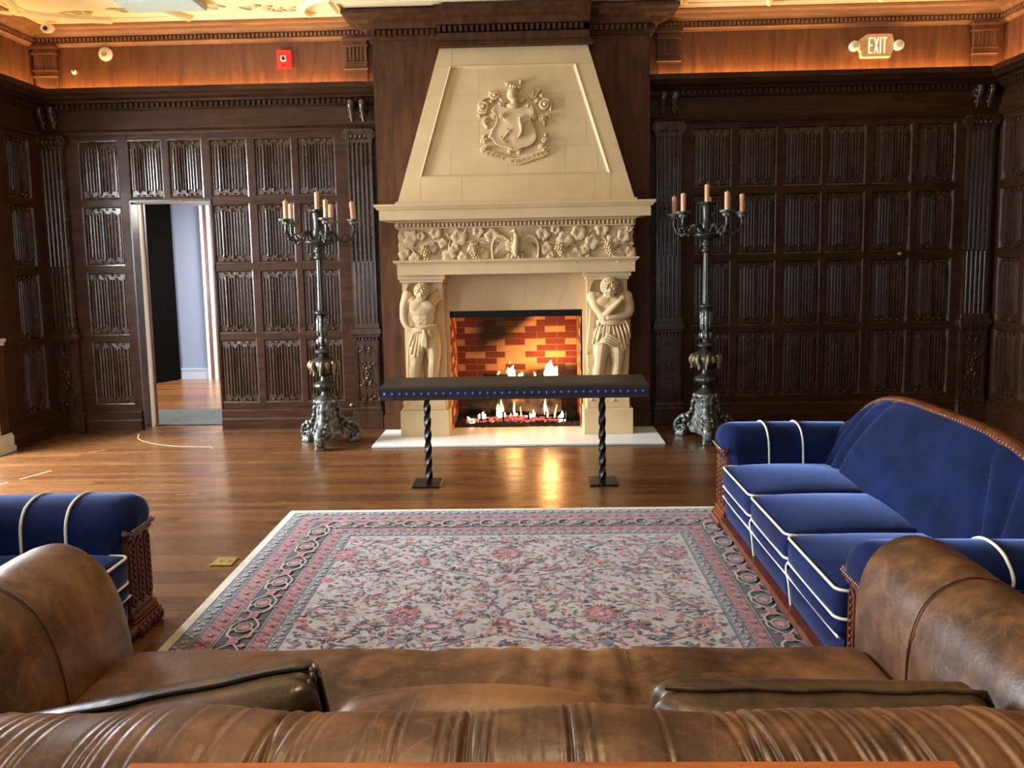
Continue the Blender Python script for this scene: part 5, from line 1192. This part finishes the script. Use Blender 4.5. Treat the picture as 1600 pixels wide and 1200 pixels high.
def arab(x, y, an, k):
    s_ = 1 if k % 2 else -1
    for q in (1, -1):
        strk([loc(x, y, an, u, v*s_*q) for u, v in ((-.115, .0), (-.08, .045), (-.03, .052), (.0, .01), (.03, -.02))], .011, 'light')
        strk([loc(x, y, an, u, v*s_*q) for u, v in ((-.03, .055), (.02, .06), (.06, .04), (.11, .0))], .008, 'light')
        p = loc(x, y, an, .085*q, .05*s_*q); star(p[0], p[1], .012, .022, 6, 'rose2', k)
    elp(*loc(x, y, an, 0, 0), .052, .040, an, 'light', 12); elp(*loc(x, y, an, 0, 0), .046, .034, an, 'navy', 12); star(x, y, .022, .036, 9, 'pink'); elp(x, y, .014, .014, 0, 'coral')
    for s2 in (-1, 1): p = loc(x, y, an, s2*.115, 0); elp(p[0], p[1], .026, .024, 0, 'pink', 9); star(p[0], p[1], .008, .018, 6, 'rose')
    for u, v in ((-.05, -.06), (.05, .06), (.09, -.055), (-.09, .055)): p = loc(x, y, an, u, v); lf(p[0], p[1], .03, .014, an+u*20, 'rose2')
along(md_(7), .25, arab)
rug = m.build('oriental_rug', RM, fix=False)
tag(rug, 'worn cream oriental rug with pink and navy floral borders between the sofas', 'rug')

# ---------------------------------------------------------------- blue velvet sofas (local: x along the seat, y towards the back, front at y=0)
def loop_path(w_, d_, r, z, cx, cy, yb=0, n=6, zf=None):
    pts = []
    for sx, sy, a0 in ((1, -1, -PI/2), (1, 1, 0), (-1, 1, PI/2), (-1, -1, PI)):
        for k in range(n+1):
            a = a0+PI/2*k/n; x = cx+sx*(w_/2-r)+r*math.cos(a); y = cy+sy*(d_/2-r)+r*math.sin(a); pts.append((x, y, z+(zf(x, y) if zf else 0)))
    return pts+[pts[0]]
def blue_sofa(frame):
    L_ = 2.28; root = empty('blue_sofa'); V, PP, FM = M['velvet'], M['piping'], frame; AW = .24; x0, x1 = AW, L_-AW; cw = (x1-x0)/3; D_ = .66
    m = LMB()                                  # lower upholstered front with bulging border panel
    def fr_(u, v):
        x = x0+(x1-x0)*u; t = v; z = .075+.135*t; b = .020*math.sin(PI*t)**.6; sg = (x-x0)/cw; fx = abs(sg-round(sg)); b *= min(1, fx*14+.35); return (x, .02-b, z)
    m.grid(fr_, 60, 8)
    m.box((x0, .03, .06), (x1, .86, .21)); m.build('seat_base', V, root)
    m = LMB()                                  # middle roll
    for i in range(3):
        a = x0+cw*i; m.soft((a+cw/2, .30, .235), (cw-.004, .62, .075), .035, (0, .01, .004), 6)
    m.build('seat_border', V, root)
    for i in range(3):
        a = x0+cw*i; cx = a+cw/2; m = LMB(); z0 = .338; h = .135; w_ = cw-.002; d_ = .665
        def wp(P, u): return P+Vector((0, 0, .012*(1-u[0]**2)*(1-u[1]**2)*(1 if u[2] > 0 else 0)-.008*max(0, -u[1])**4))
        m.soft((cx, -.012+d_/2, z0), (w_, d_, h), .040, (0, .012, .020), 8, wp); cu = m.build('seat_cushion', V, root)
        for z, e in ((z0+h/2-.012, .000), (z0-h/2+.012, .0)):
            m = LMB(); m.tube(loop_path(w_+.002, d_+.004, .045, z, cx, -.012+d_/2), .0062, 7); m.build('piping', PP, cu)
    m = LMB()
    m.tube([(x0, -.006, .213), (x0+cw/2, -.012, .213), (x1, -.006, .213)], .0055, 6)
    for i in (1, 2):
        x = x0+cw*i; m.tube(spline([(x, -.004, .27), (x-.012, -.008, .245), (x-.0, -.008, .215), (x+.014, -.004, .18), (x+.016, .002, .12), (x+.014, .008, .078)], 4), .0055, 6)
    m.build('piping', PP, root)
    # arms: padded roll over a carved front post
    for s_ in (0, 1):
        xo, xi, sg = (0.0, AW, 1) if s_ == 0 else (L_, L_-AW, -1); m = LMB(); rings = []; ys = [-.030, -.028, -.022, -.010, .006, .03, .06, .10, .25, .45, .62, .74]
        prof = [(.245, .20), (.245, .40), (.245, .50), (.238, .548), (.215, .590), (.175, .616), (.12, .628), (.06, .625), (.01, .608), (-.025, .578), (-.04, .545), (-.03, .512), (.0, .495), (.03, .49), (.03, .35), (.03, .20)]
        cxp, czp = .11, .50
        for y in ys:
            q = 1 if y >= .06 else (.25+.75*math.sqrt(max(0, 1-((.06-y)/.091)**2)))
            drop = .0 if y < .35 else -.02*(y-.35)
            rings.append([(xo+sg*(cxp+(px_-cxp)*(q if pz > .49 else 1)), (y-.015 if pz > .49 else max(y-.015, .048)), czp+(pz-czp)*q+drop if pz > .45 else pz) for px_, pz in prof])
        m.loft(rings, True, True, True); ar = m.build('arm', V, root); ar.location.y = .03
        for y in (.24, .44):
            m = LMB(); m.tube([(xo+sg*(px_+(.003 if px_ > .2 else 0)), y-.015+.03*max(0, (.6-pz)), pz+(.003 if pz > .6 else 0)-(0 if y < .35 else .002)) for px_, pz in [(p.x, p.y) for p in spline([(a, b, 0) for a, b in [(.245, .40)]+prof[2:12]], 3)]], .0062, 6); m.build('piping', PP, ar)
        m = LMB()                               # carved post: fluted pilaster with cap and claw base
        a_, b_ = (xo+sg*.0, xo+sg*.205); a_, b_ = min(a_, b_), max(a_, b_)
        m.box((a_, -.015, .09), (b_, .05, .47), .004)
        for k in range(3):
            c_ = a_+(b_-a_)*(k+.5)/3; w_ = .021
            m.tube([(c_-w_, -.018, .15), (c_-w_, -.018, .41), (c_, -.020, .435), (c_+w_, -.018, .41), (c_+w_, -.018, .15), (c_, -.020, .13), (c_-w_, -.018, .15)], .0055, 6)
            for q in range(9): m.ell((c_, -.020, .165+q*.029), (.008, .008, .010), None, 6, 5)
        for y in (.0,):
            for q in range(6): m.ell((xo-sg*.002, .0+q*.0, .15+q*.05), (.006, .02, .018), None, 6, 4)
        m.box((a_-.006, -.028, .445), (b_+.006, .06, .462), .004); m.box((a_-.016, -.040, .466), (b_+.016, .07, .485), .006)
        P = [(xo+sg*(px_-.002), -.022, pz) for px_, pz in [(.235, .49), (.20, .478), (.12, .470), (.04, .472), (-.012, .478)]]; m.tube(spline(P, 4), [.013]*17, 8)
        m.box((a_-.008, -.03, .075), (b_+.008, .055, .10), .005); m.box((a_-.02, -.045, .03), (b_+.02, .06, .06), .006)
        for k in range(6): c_ = a_-.01+(b_-a_+.02)*(k+.5)/6; m.ell((c_, -.045, .028), (.017, .022, .028), None, 8, 6)
        m.box((a_-.012, -.035, .06), (b_+.012, .055, .075), .004); m.box((a_, -.02, .0), (b_, .06, .03))
        m.box((xo+sg*.004, .03, .05), (xo+sg*.05, .78, .18), .004)
        o_ = m.build('carved_post', FM, root); o_.location.y = .03
        m = LMB()                               # nail heads round the padded front
        for k in range(14): m.ell((xo+sg*(.205-.018*k*.9), -.046, .492), .0045, None, 6, 4)
        m.build('nailhead_trim', M['nail'], ar)
    # back with arched crest and channelled ends
    XB0, XB1 = .10, L_-.10
    def crest(x): t = (x-L_/2)/(L_/2-.10); t = max(-1, min(1, t)); return .615+.268*(1-abs(t)**3.6)
    gro = [(.30, .17), (.36, .33), (.50, .53)]
    def chan(x, v):
        d = 0; xs = x if x < L_/2 else L_-x
        e = [.10]+[a+(b-a+.0)*v**1.3 for a, b in gro]
        e = [.10-.02*v, .27+.00*v, .32+.14*v**1.7, .41+.27*v**1.7]
        for i in range(3):
            if e[i] <= xs < e[i+1]: t = (xs-e[i])/(e[i+1]-e[i]); return .046*(math.sin(PI*t)**.5)
        t = min(1, (xs-e[3])/.10); return .046*math.sin(PI/2*t)**.55
    m = LMB()
    def bfront(u, v):
        x = XB0+(XB1-XB0)*u; zc = crest(x)-.012; z0 = .33; z = z0+(zc-z0)*v; lean = .60+.20*v-.03*math.sin(PI*v)
        return (x, lean-chan(x, v)*min(1, (1-v)*9+.12), z)
    m.grid(bfront, 150, 20)
    m.build('back', V, root)
    m = LMB(); N_ = 60; rings = []                # wooden crest rail and outer shell
    for i in range(N_+1):
        x = XB0-.03+(XB1-XB0+.06)*i/N_; zc = crest(max(XB0, min(XB1, x))); rings.append([(x, .790, zc-.045), (x, .790, zc-.012), (x, .797, zc+.002), (x, .81, zc+.010), (x, .838, zc+.008), (x, .85, zc-.02), (x, .85, .05), (x, .80, .05)])
    m.loft(rings, True, True, False); m.build('crest_rail', FM, root)
    m = LMB()
    for i in range(90):
        x = XB0+(XB1-XB0)*(i+.5)/90; m.ell((x, .790, crest(x)-.006), .0045, None, 6, 4)
    m.build('nailhead_trim', M['nail'], root)
    m = LMB(); pr = []                            # scalloped bottom rail
    for i in range(41):
        x = x0+(x1-x0)*i/40; sc_ = .012*abs(math.sin(i/40*PI*3)); pr.append((x, sc_))
    m.loft([[(x, -.022, .03+s_), (x, -.026, .05), (x, -.022, .076), (x, .04, .076), (x, .04, .03+s_)] for x, s_ in pr], True, True, False); m.build('bottom_rail', FM, root)
    return root
bsR = blue_sofa(M['frame_wood']); bsR.location = (1.13, 4.92, .0125); bsR.rotation_euler = (0, 0, -PI/2)
tag(bsR, 'royal blue velvet sofa with white piping and carved wood frame, right of the rug', 'sofa', 'pair of blue velvet sofas')
bsL = blue_sofa(M['frame_dark']); bsL.location = (-1.79, 1.30, 0); bsL.rotation_euler = (0, 0, PI/2)
tag(bsL, 'royal blue velvet sofa with white piping at the left edge, behind the leather arm', 'sofa', 'pair of blue velvet sofas')

# ---------------------------------------------------------------- brown leather sofa, seen from behind its back
ls = tag(empty('leather_sofa', (-.15, 1.8, 0)), 'large worn brown leather sofa in the foreground facing the fireplace', 'sofa')
LE = M['leather']; random.seed(5)
m = MB(); m.box((-1.68, 1.22, .08), (1.38, 2.30, .30), .02); m.soft((-.145, 1.96, .27), (2.34, .80, .12), .04, (0, .01, 0)); m.build('base', LE, ls)
for x in (-1.6, 1.3):
    for y in (1.28, 2.22): m = MB(); m.lathe([(.0125, .028), (.085, .042)], (x, y, 0), 16); m.build('leg', M['frame_dark'], ls)
ed = [-1.300, -.530, .268, 1.005]
m = MB(); CX0, CX1 = ed[0], ed[3]
def wp(P, u):
    X_ = P.x+(CX0+CX1)/2; z = 0
    if u[2] > 0:
        z = .014*(1-u[0]**4)*(1-u[1]**2)
        for sx in (ed[1], ed[2]): z -= .008*math.exp(-((X_-sx)/.012)**2)
        for cx, a_, w_, sl in ((-.05, .012, .022, .05), (.02, .010, .020, .04), (-.14, .007, .02, .03), (.11, .008, .022, .06), (-.30, .006, .03, -.03), (.18, .006, .02, .02)): z -= a_*math.exp(-((X_-cx-sl*u[1])/w_)**2)*(.35+.65*max(0, u[1]+.6)/1.6)-a_*.6*math.exp(-((X_-cx-.04-sl*u[1])/w_)**2)
        z += .003*math.sin(X_*13+u[1]*3)
    z -= .028*max(0, u[1])**6*(1 if u[2] > 0 else .2)
    return P+Vector((0, 0, z))
m.soft(((CX0+CX1)/2, 1.995, .388), (CX1-CX0-.002, .82, .150), .045, (0, .008, .008), 90, wp)
cu = m.build('seat_cushion', LE, ls)
for x in (ed[1], ed[2]):
    m = MB(); m.tube([(x+.004, 1.60, .470), (x, 2.0, .474), (x, 2.30, .462), (x, 2.375, .446), (x, 2.402, .42), (x, 2.410, .39)], .0028, 6); m.build('seam', LE, cu)
def leather_arm(xi, sg, lean=0.0):                        # xi inner face; sg=+1 grows to +x
    m = MB(); prof = [(.0, .22), (.0, .40), (-.002, .52), (.008, .62), (.035, .70), (.085, .755), (.15, .782), (.215, .778), (.275, .75), (.325, .70), (.352, .63), (.345, .56), (.31, .51), (.28, .49), (.28, .30), (.28, .10), (.02, .10)]
    sp_ = spline([(a, b, 0) for a, b in prof+[prof[0]]], 4)[:-1]; cx, cz = .16, .52; rings = []
    ys = [2.47, 2.468, 2.46, 2.44, 2.41]+[2.38-.04*k for k in range(28)]
    for y in ys:
        q = 1 if y <= 2.41 else .80+.20*math.sqrt(max(0, 1-((y-2.41)/.06)**2))
        seam = 1-.035*math.exp(-((y-2.09)/.014)**2)-.018*math.exp(-((y-1.62)/.016)**2); wr = 1+.006*math.sin(y*23)+.004*math.sin(y*51+1); q *= seam*wr
        fl_ = .10*max(0, (2.2-y)); rings.append([(xi+sg*(cx+(p.x-cx)*q+lean*max(0, min(1, (p.y-.40)/.35))+(fl_*.35 if p.y > .6 else fl_*.1)), y, cz+(p.y-cz)*q+(fl_*.08 if p.y > .6 else 0)) for p in sp_])
    m.loft(rings, True, True, True); o = m.build('arm', LE, ls)
    m = MB(); m.tube([(xi+sg*(cx+(p.x-cx)*1.0+lean*max(0, min(1, (p.y-.40)/.35))), 2.09, cz+(p.y-cz)*1.0) for p in sp_[3:48]], .0035, 6); m.build('seam', LE, o)
leather_arm(-1.305, -1, .05); leather_arm(1.000, 1)
m = MB(); rings = []                            # back: long roll with gathered pleats
prof = [(1.50, .34), (1.495, .50), (1.492, .62), (1.485, .70), (1.465, .755), (1.425, .790), (1.375, .806), (1.315, .808), (1.255, .792), (1.215, .758), (1.200, .70), (1.215, .64), (1.25, .60), (1.24, .40), (1.24, .10), (1.49, .10)]
sp_ = spline([(a, b, 0) for a, b in prof+[prof[0]]], 4)[:-1]; nx = 1000
pl = [(-1.32, .018), (-1.27, .010), (-1.20, .014), (-1.10, .010), (-1.02, .012), (-.90, .007), (-.76, .009), (-.55, .006), (-.475, .016), (-.44, .010), (-.30, .004), (-.125, .004), (.075, .003), (.33, .007), (.355, .010), (.38, .014), (.41, .007), (.47, .004), (.52, .010), (.59, .006), (.63, .011), (.70, .006), (.76, .008), (.80, .014), (.815, .008), (.88, .005), (.95, .010), (1.02, .007), (1.10, .012), (1.2, .01)]
random.seed(77)
for _ in range(70): x_ = random.uniform(-1.4, 1.2); pl.append((x_, random.uniform(.002, .007)))
seams = [-.128, -.118, -.47, .37, .055]
for i in range(nx+1):
    x = -1.60+(2.90)*i/nx; ring = []; e = max(0, abs(x+.15)-.75); drop = .036*e*e/.36-.020
    for k, p in enumerate(sp_):
        f_ = 0
        for px_, a in pl:
            sl = .16*(1 if x > 0 else -1)*(1 if abs(x) > .3 else .2); xx = px_+sl*(1.38-p.x); d_ = (x-xx)/.0050
            if abs(d_) < 4: f_ += a*.42*(-math.exp(-d_*d_)+.45*math.exp(-((d_-1.8)**2)))
        for s2 in seams:
            d_ = (x-s2)/.004
            if abs(d_) < 3: f_ -= .007*math.exp(-d_*d_)
        f_ += .006*math.sin(x*9.0+1)+.004*math.sin(x*17)
        w_ = 1 if p.y > .6 else 0; cy, cz = 1.35, .68; r_ = Vector((p.x-cy, p.y-cz)); n2 = r_.normalized() if r_.length > 0 else r_
        ring.append((x, p.x+n2.x*f_*w_-.05*e, p.y+n2.y*f_*w_-drop*w_))
    rings.append(ring)
m.loft(rings, True, True, True); m.build('back', LE, ls)
# loose leather pillows lying against the back
def pillow(name, c, size, rot, mat_, label, zipper, cat='cushion'):
    root = None; X = Matrix.Translation(c) @ Euler(rot).to_matrix().to_4x4(); m = MB(X)
    def wp(P, u): return P+Vector((.010*math.sin(u[1]*9), 0, .006*math.sin(u[0]*12+u[1]*5)*(1-abs(u[2]))))
    m.soft((0, 0, 0), size, min(size[1]*.45, .05), (.0, .028, .0), 12, wp); o = m.build(name, mat_); tag(o, label, cat)
    m = MB(X); w_, d_, h = size; m.tube([(-w_/2+.02, .006, h/2+.006)]+[(x*w_*.5, .006+.004*math.sin(x*11), h/2+.004) for x in [k/8-.9+.0 for k in range(1, 15)]]+[(w_/2-.012, .006, h/2+.002), (w_/2+.004, .004, h/2-.03), (w_/2+.004, .0, -h/2+.03)], .006, 7)
    m.build('zipper' if zipper else 'welt', M['iron'] if zipper else M['leather_dark'], o)
    if zipper:
        m = MB(X)
        for k in range(5): m.ell((w_/2-.008+.004*(k % 2), -.03+.018*k, h/2-.012-.006*abs(k-2)), (.008, .012, .020), (.3*k, 0, .4), 8, 6)
        m.build('gathered_corner', M['leather_dark'], o)
    return o
pillow('leather_pillow', (-.89, 1.70, .560), (.80, .17, .22), (.10, -.15, .11), M['leather_dark'], 'dark brown leather pillow with black zipper, tilted, at the left of the sofa', True)
pillow('leather_pillow', (.620, 1.68, .583), (.72, .16, .23), (.10, .0, -.03), M['leather_dark'], 'dark brown leather pillow with corded edge at the right of the sofa', False)
X = Matrix.Translation((-.14, 1.62, .600)) @ Euler((.05, 0, 0)).to_matrix().to_4x4(); m = MB(X)
m.soft((0, 0, 0), (.66, .18, .236), .085, (.0, .03, .022), 10, lambda P, u: P+Vector((0, 0, -.030*u[0]**2))); tag(m.build('leather_pillow', LE), 'rounded tan-brown leather pillow in the middle of the sofa', 'cushion')
# console table standing behind the sofa
ct = tag(empty('console_table', (0, 1.0, 0)), 'orange-brown wooden console table behind the leather sofa, only its top edge visible', 'table')
m = MB(); m.box((-.665, .62, .825), (.66, 1.206, .85), .004); m.box((-.635, .65, .745), (.63, 1.17, .825)); m.build('tabletop', M['console_wood'], ct)
for x in (-.61, .60):
    for y in (.67, 1.13): m = MB(); m.lathe([(0, .02), (.1, .028), (.35, .022), (.6, .03), (.745, .03)], (x, y, 0), 14); m.build('leg', M['console_wood'], ct)
# brass floor outlet
fo = tag(empty('floor_outlet', (-1.735, 4.27, 0)), 'small square brass floor outlet cover left of the rug', 'outlet')
m = MB(); m.box((-1.80, 4.22, 0), (-1.68, 4.335, .008), .003); m.build('cover_plate', M['brass'], fo)
m = MB(); 
for x in (-1.765, -1.715): m.lathe([(.008, .016), (.0105, .015)], (x, 4.278, 0), 16)
m.build('socket_cap', M['brass'], fo)
# ---------------------------------------------------------------- small things on the walls
YF = YB-.004
def disc(m, c, r, d, n=24, y0=YF):
    rr = [[(c[0]+r_*math.cos(2*PI*k/n), y0-dd, c[1]+r_*math.sin(2*PI*k/n)) for k in range(n)] for r_, dd in ((r, 0), (r, d*.5), (r*.85, d*.85), (r*.5, d))]; m.loft(rr, True, True, True)
sp = tag(empty('wall_speaker', (-4.093, YF, 3.712)), 'round cream speaker dish high on the band above the doorway', 'speaker')
m = MB(); disc(m, (-4.093, 3.705), .066, .035); m.build('housing', M['white_plastic'], sp)
m = MB(); m.tube([(-4.105, YF-.038, 3.72), (-4.11, YF-.040, 3.69), (-4.08, YF-.040, 3.69), (-4.078, YF-.038, 3.715)], .004, 6); m.build('grille_mark', M['bronze_dark'], sp)
kn = tag(empty('wall_sensor', (-4.415, YF, 3.545)), 'tiny white sensor on the lit band near the left corner', 'sensor')
m = MB(); disc(m, (-4.415, 3.545), .024, .03, 16); m.build('housing', M['white_plastic'], kn); m = MB(); m.ell((-4.410, YF-.030, 3.553), (.010, .006, .010), None, 8, 6); m.build('lens', M['lens'], kn)
al = tag(empty('fire_alarm', (-2.347, YF, 3.61)), 'red rectangular fire alarm strobe on the band left of the fireplace', 'alarm')
X = MB(); P = [(-2.415, -0.0), (-2.415, -.035), (-2.38, -.045), (-2.314, -.045), (-2.279, -.035), (-2.279, 0)]
X.loft([[(x, YF+y, z) for x, y in P] for z in (3.528, 3.692)], True, True, False); X.build('housing', M['red_plastic'], al)
m = MB(); m.box((-2.378, YF-.052, 3.585), (-2.322, YF-.045, 3.640), .004); m.build('strobe_plate', M['white_plastic'], al); m = MB(); m.ell((-2.350, YF-.055, 3.612), (.015, .010, .019), None, 10, 7); m.build('strobe_lens', M['lens'], al)
vs, fs = text_mesh('FIRE', .020, .0008); m = MB(); m.add([(v.x-2.347, YF-.047, v.y+3.545) for v in vs], fs, False); m.build('lettering', M['white_plastic'], al)
ex = tag(empty('exit_sign', (3.281, YF, 3.592)), 'lit EXIT sign with two round emergency lamps on the band at right', 'sign')
m = MB(); out_ = [(-.09, .105), (.14, .105), (.15, .085), (.165, .03), (.165, -.015), (.145, -.07), (.135, -.095), (-.13, -.095), (-.14, -.08), (-.14, -.055), (-.165, -.01), (-.165, .03), (-.135, .075)]
m.poly([(3.281+x, YF-.055, 3.592+z) for x, z in out_], (0, .055, 0)); m.box((3.281-.135, YF-.062, 3.487), (3.281+.135, YF-.0, 3.507), .003); m.build('housing', M['exit_housing'], ex)
m = MB(); m.box((3.281-.075, YF-.05, 3.697), (3.281+.11, YF-.02, 3.701)); m.build('edge_lamp', M['exit_edge'], ex)
m = MB(); h_, zb, y0, y1 = .145, 3.522, YF-.058, YF-.055; lx = 3.281-.075; lw = .044; t_ = .012
def bxz(a, b, c, d): m.box((a, y0, c), (b, y1, d))
m.box((lx, y0, zb), (lx+t_, y1, zb+h_)); 
for z in (zb, zb+h_/2-t_/2, zb+h_-t_): bxz(lx, lx+lw*.85, z, z+t_)
a = lx+.050
for q in (0, 1):
    xa, xb = (a, a+.034) if q == 0 else (a+.034, a); m.poly([(xa, y1, zb), (xa+t_, y1, zb), (xb+t_, y1, zb+h_), (xb, y1, zb+h_)], (0, y0-y1, 0))
bxz(a+.056, a+.056+t_, zb, zb+h_); b = a+.076; bxz(b, b+.046, zb+h_-t_, zb+h_); bxz(b+.017, b+.017+t_, zb, zb+h_)
m.build('lettering', M['exit_red'], ex)
for s_ in (-1, 1):
    x = 3.281+s_*.205; m = MB(); rr = [[(x+r_*math.cos(2*PI*k/20), YF-d, 3.592+r_*math.sin(2*PI*k/20)) for k in range(20)] for r_, d in ((.030, .0), (.046, .03), (.048, .07), (.042, .078), (.02, .082))]; m.loft(rr, True, True, True); m.tube([(3.281+s_*.15, YF-.03, 3.59), (x, YF-.03, 3.592)], .02, 8); m.build('emergency_lamp', M['white_plastic'], ex)
cb = tag(empty('security_camera', (-4.44, 7.62, ZC)), 'small cream security camera hanging from the ceiling in the left corner', 'camera')
m = MB(); m.lathe([(-.012, .042), (0, .042)], (-4.46, 7.60, ZC), 18); m.tube([(-4.46, 7.60, ZC-.01), (-4.455, 7.59, ZC-.06)], .012, 8); m.build('bracket', M['white_plastic'], cb)
m = MB(); m.tube([(-4.45, 7.66, ZC-.055), (-4.44, 7.60, ZC-.075), (-4.42, 7.50, ZC-.100), (-4.415, 7.485, ZC-.104)], [.026, .040, .042, .038], 16); m.build('body', M['white_plastic'], cb)
m = MB(); m.ell((-4.413, 7.484, ZC-.105), (.022, .010, .022), None, 12, 8); m.build('lens', M['lens'], cb)
for nm, c, r, lab in (('door_knob', (3.572, 1.640), .018, 'small brass knob on the rail of the right-hand panelling'), ('bell_pull', (-1.83, .226), .016, 'small round metal ring on the panelling right of the left candelabrum')):
    o = tag(empty(nm, (c[0], YB-.026, c[1])), lab, 'knob' if nm == 'door_knob' else 'ring'); m = MB(); disc(m, c, r, .006, 16, YB-.026); m.build('rosette', M['brass'], o)
    m = MB(); m.tube([(c[0], YB-.03, c[1]), (c[0], YB-.05, c[1])], .006, 8); m.ell((c[0], YB-.055, c[1]), (r*.75, .010, r*.75), None, 10, 7); m.build('knob', M['nail'], o)
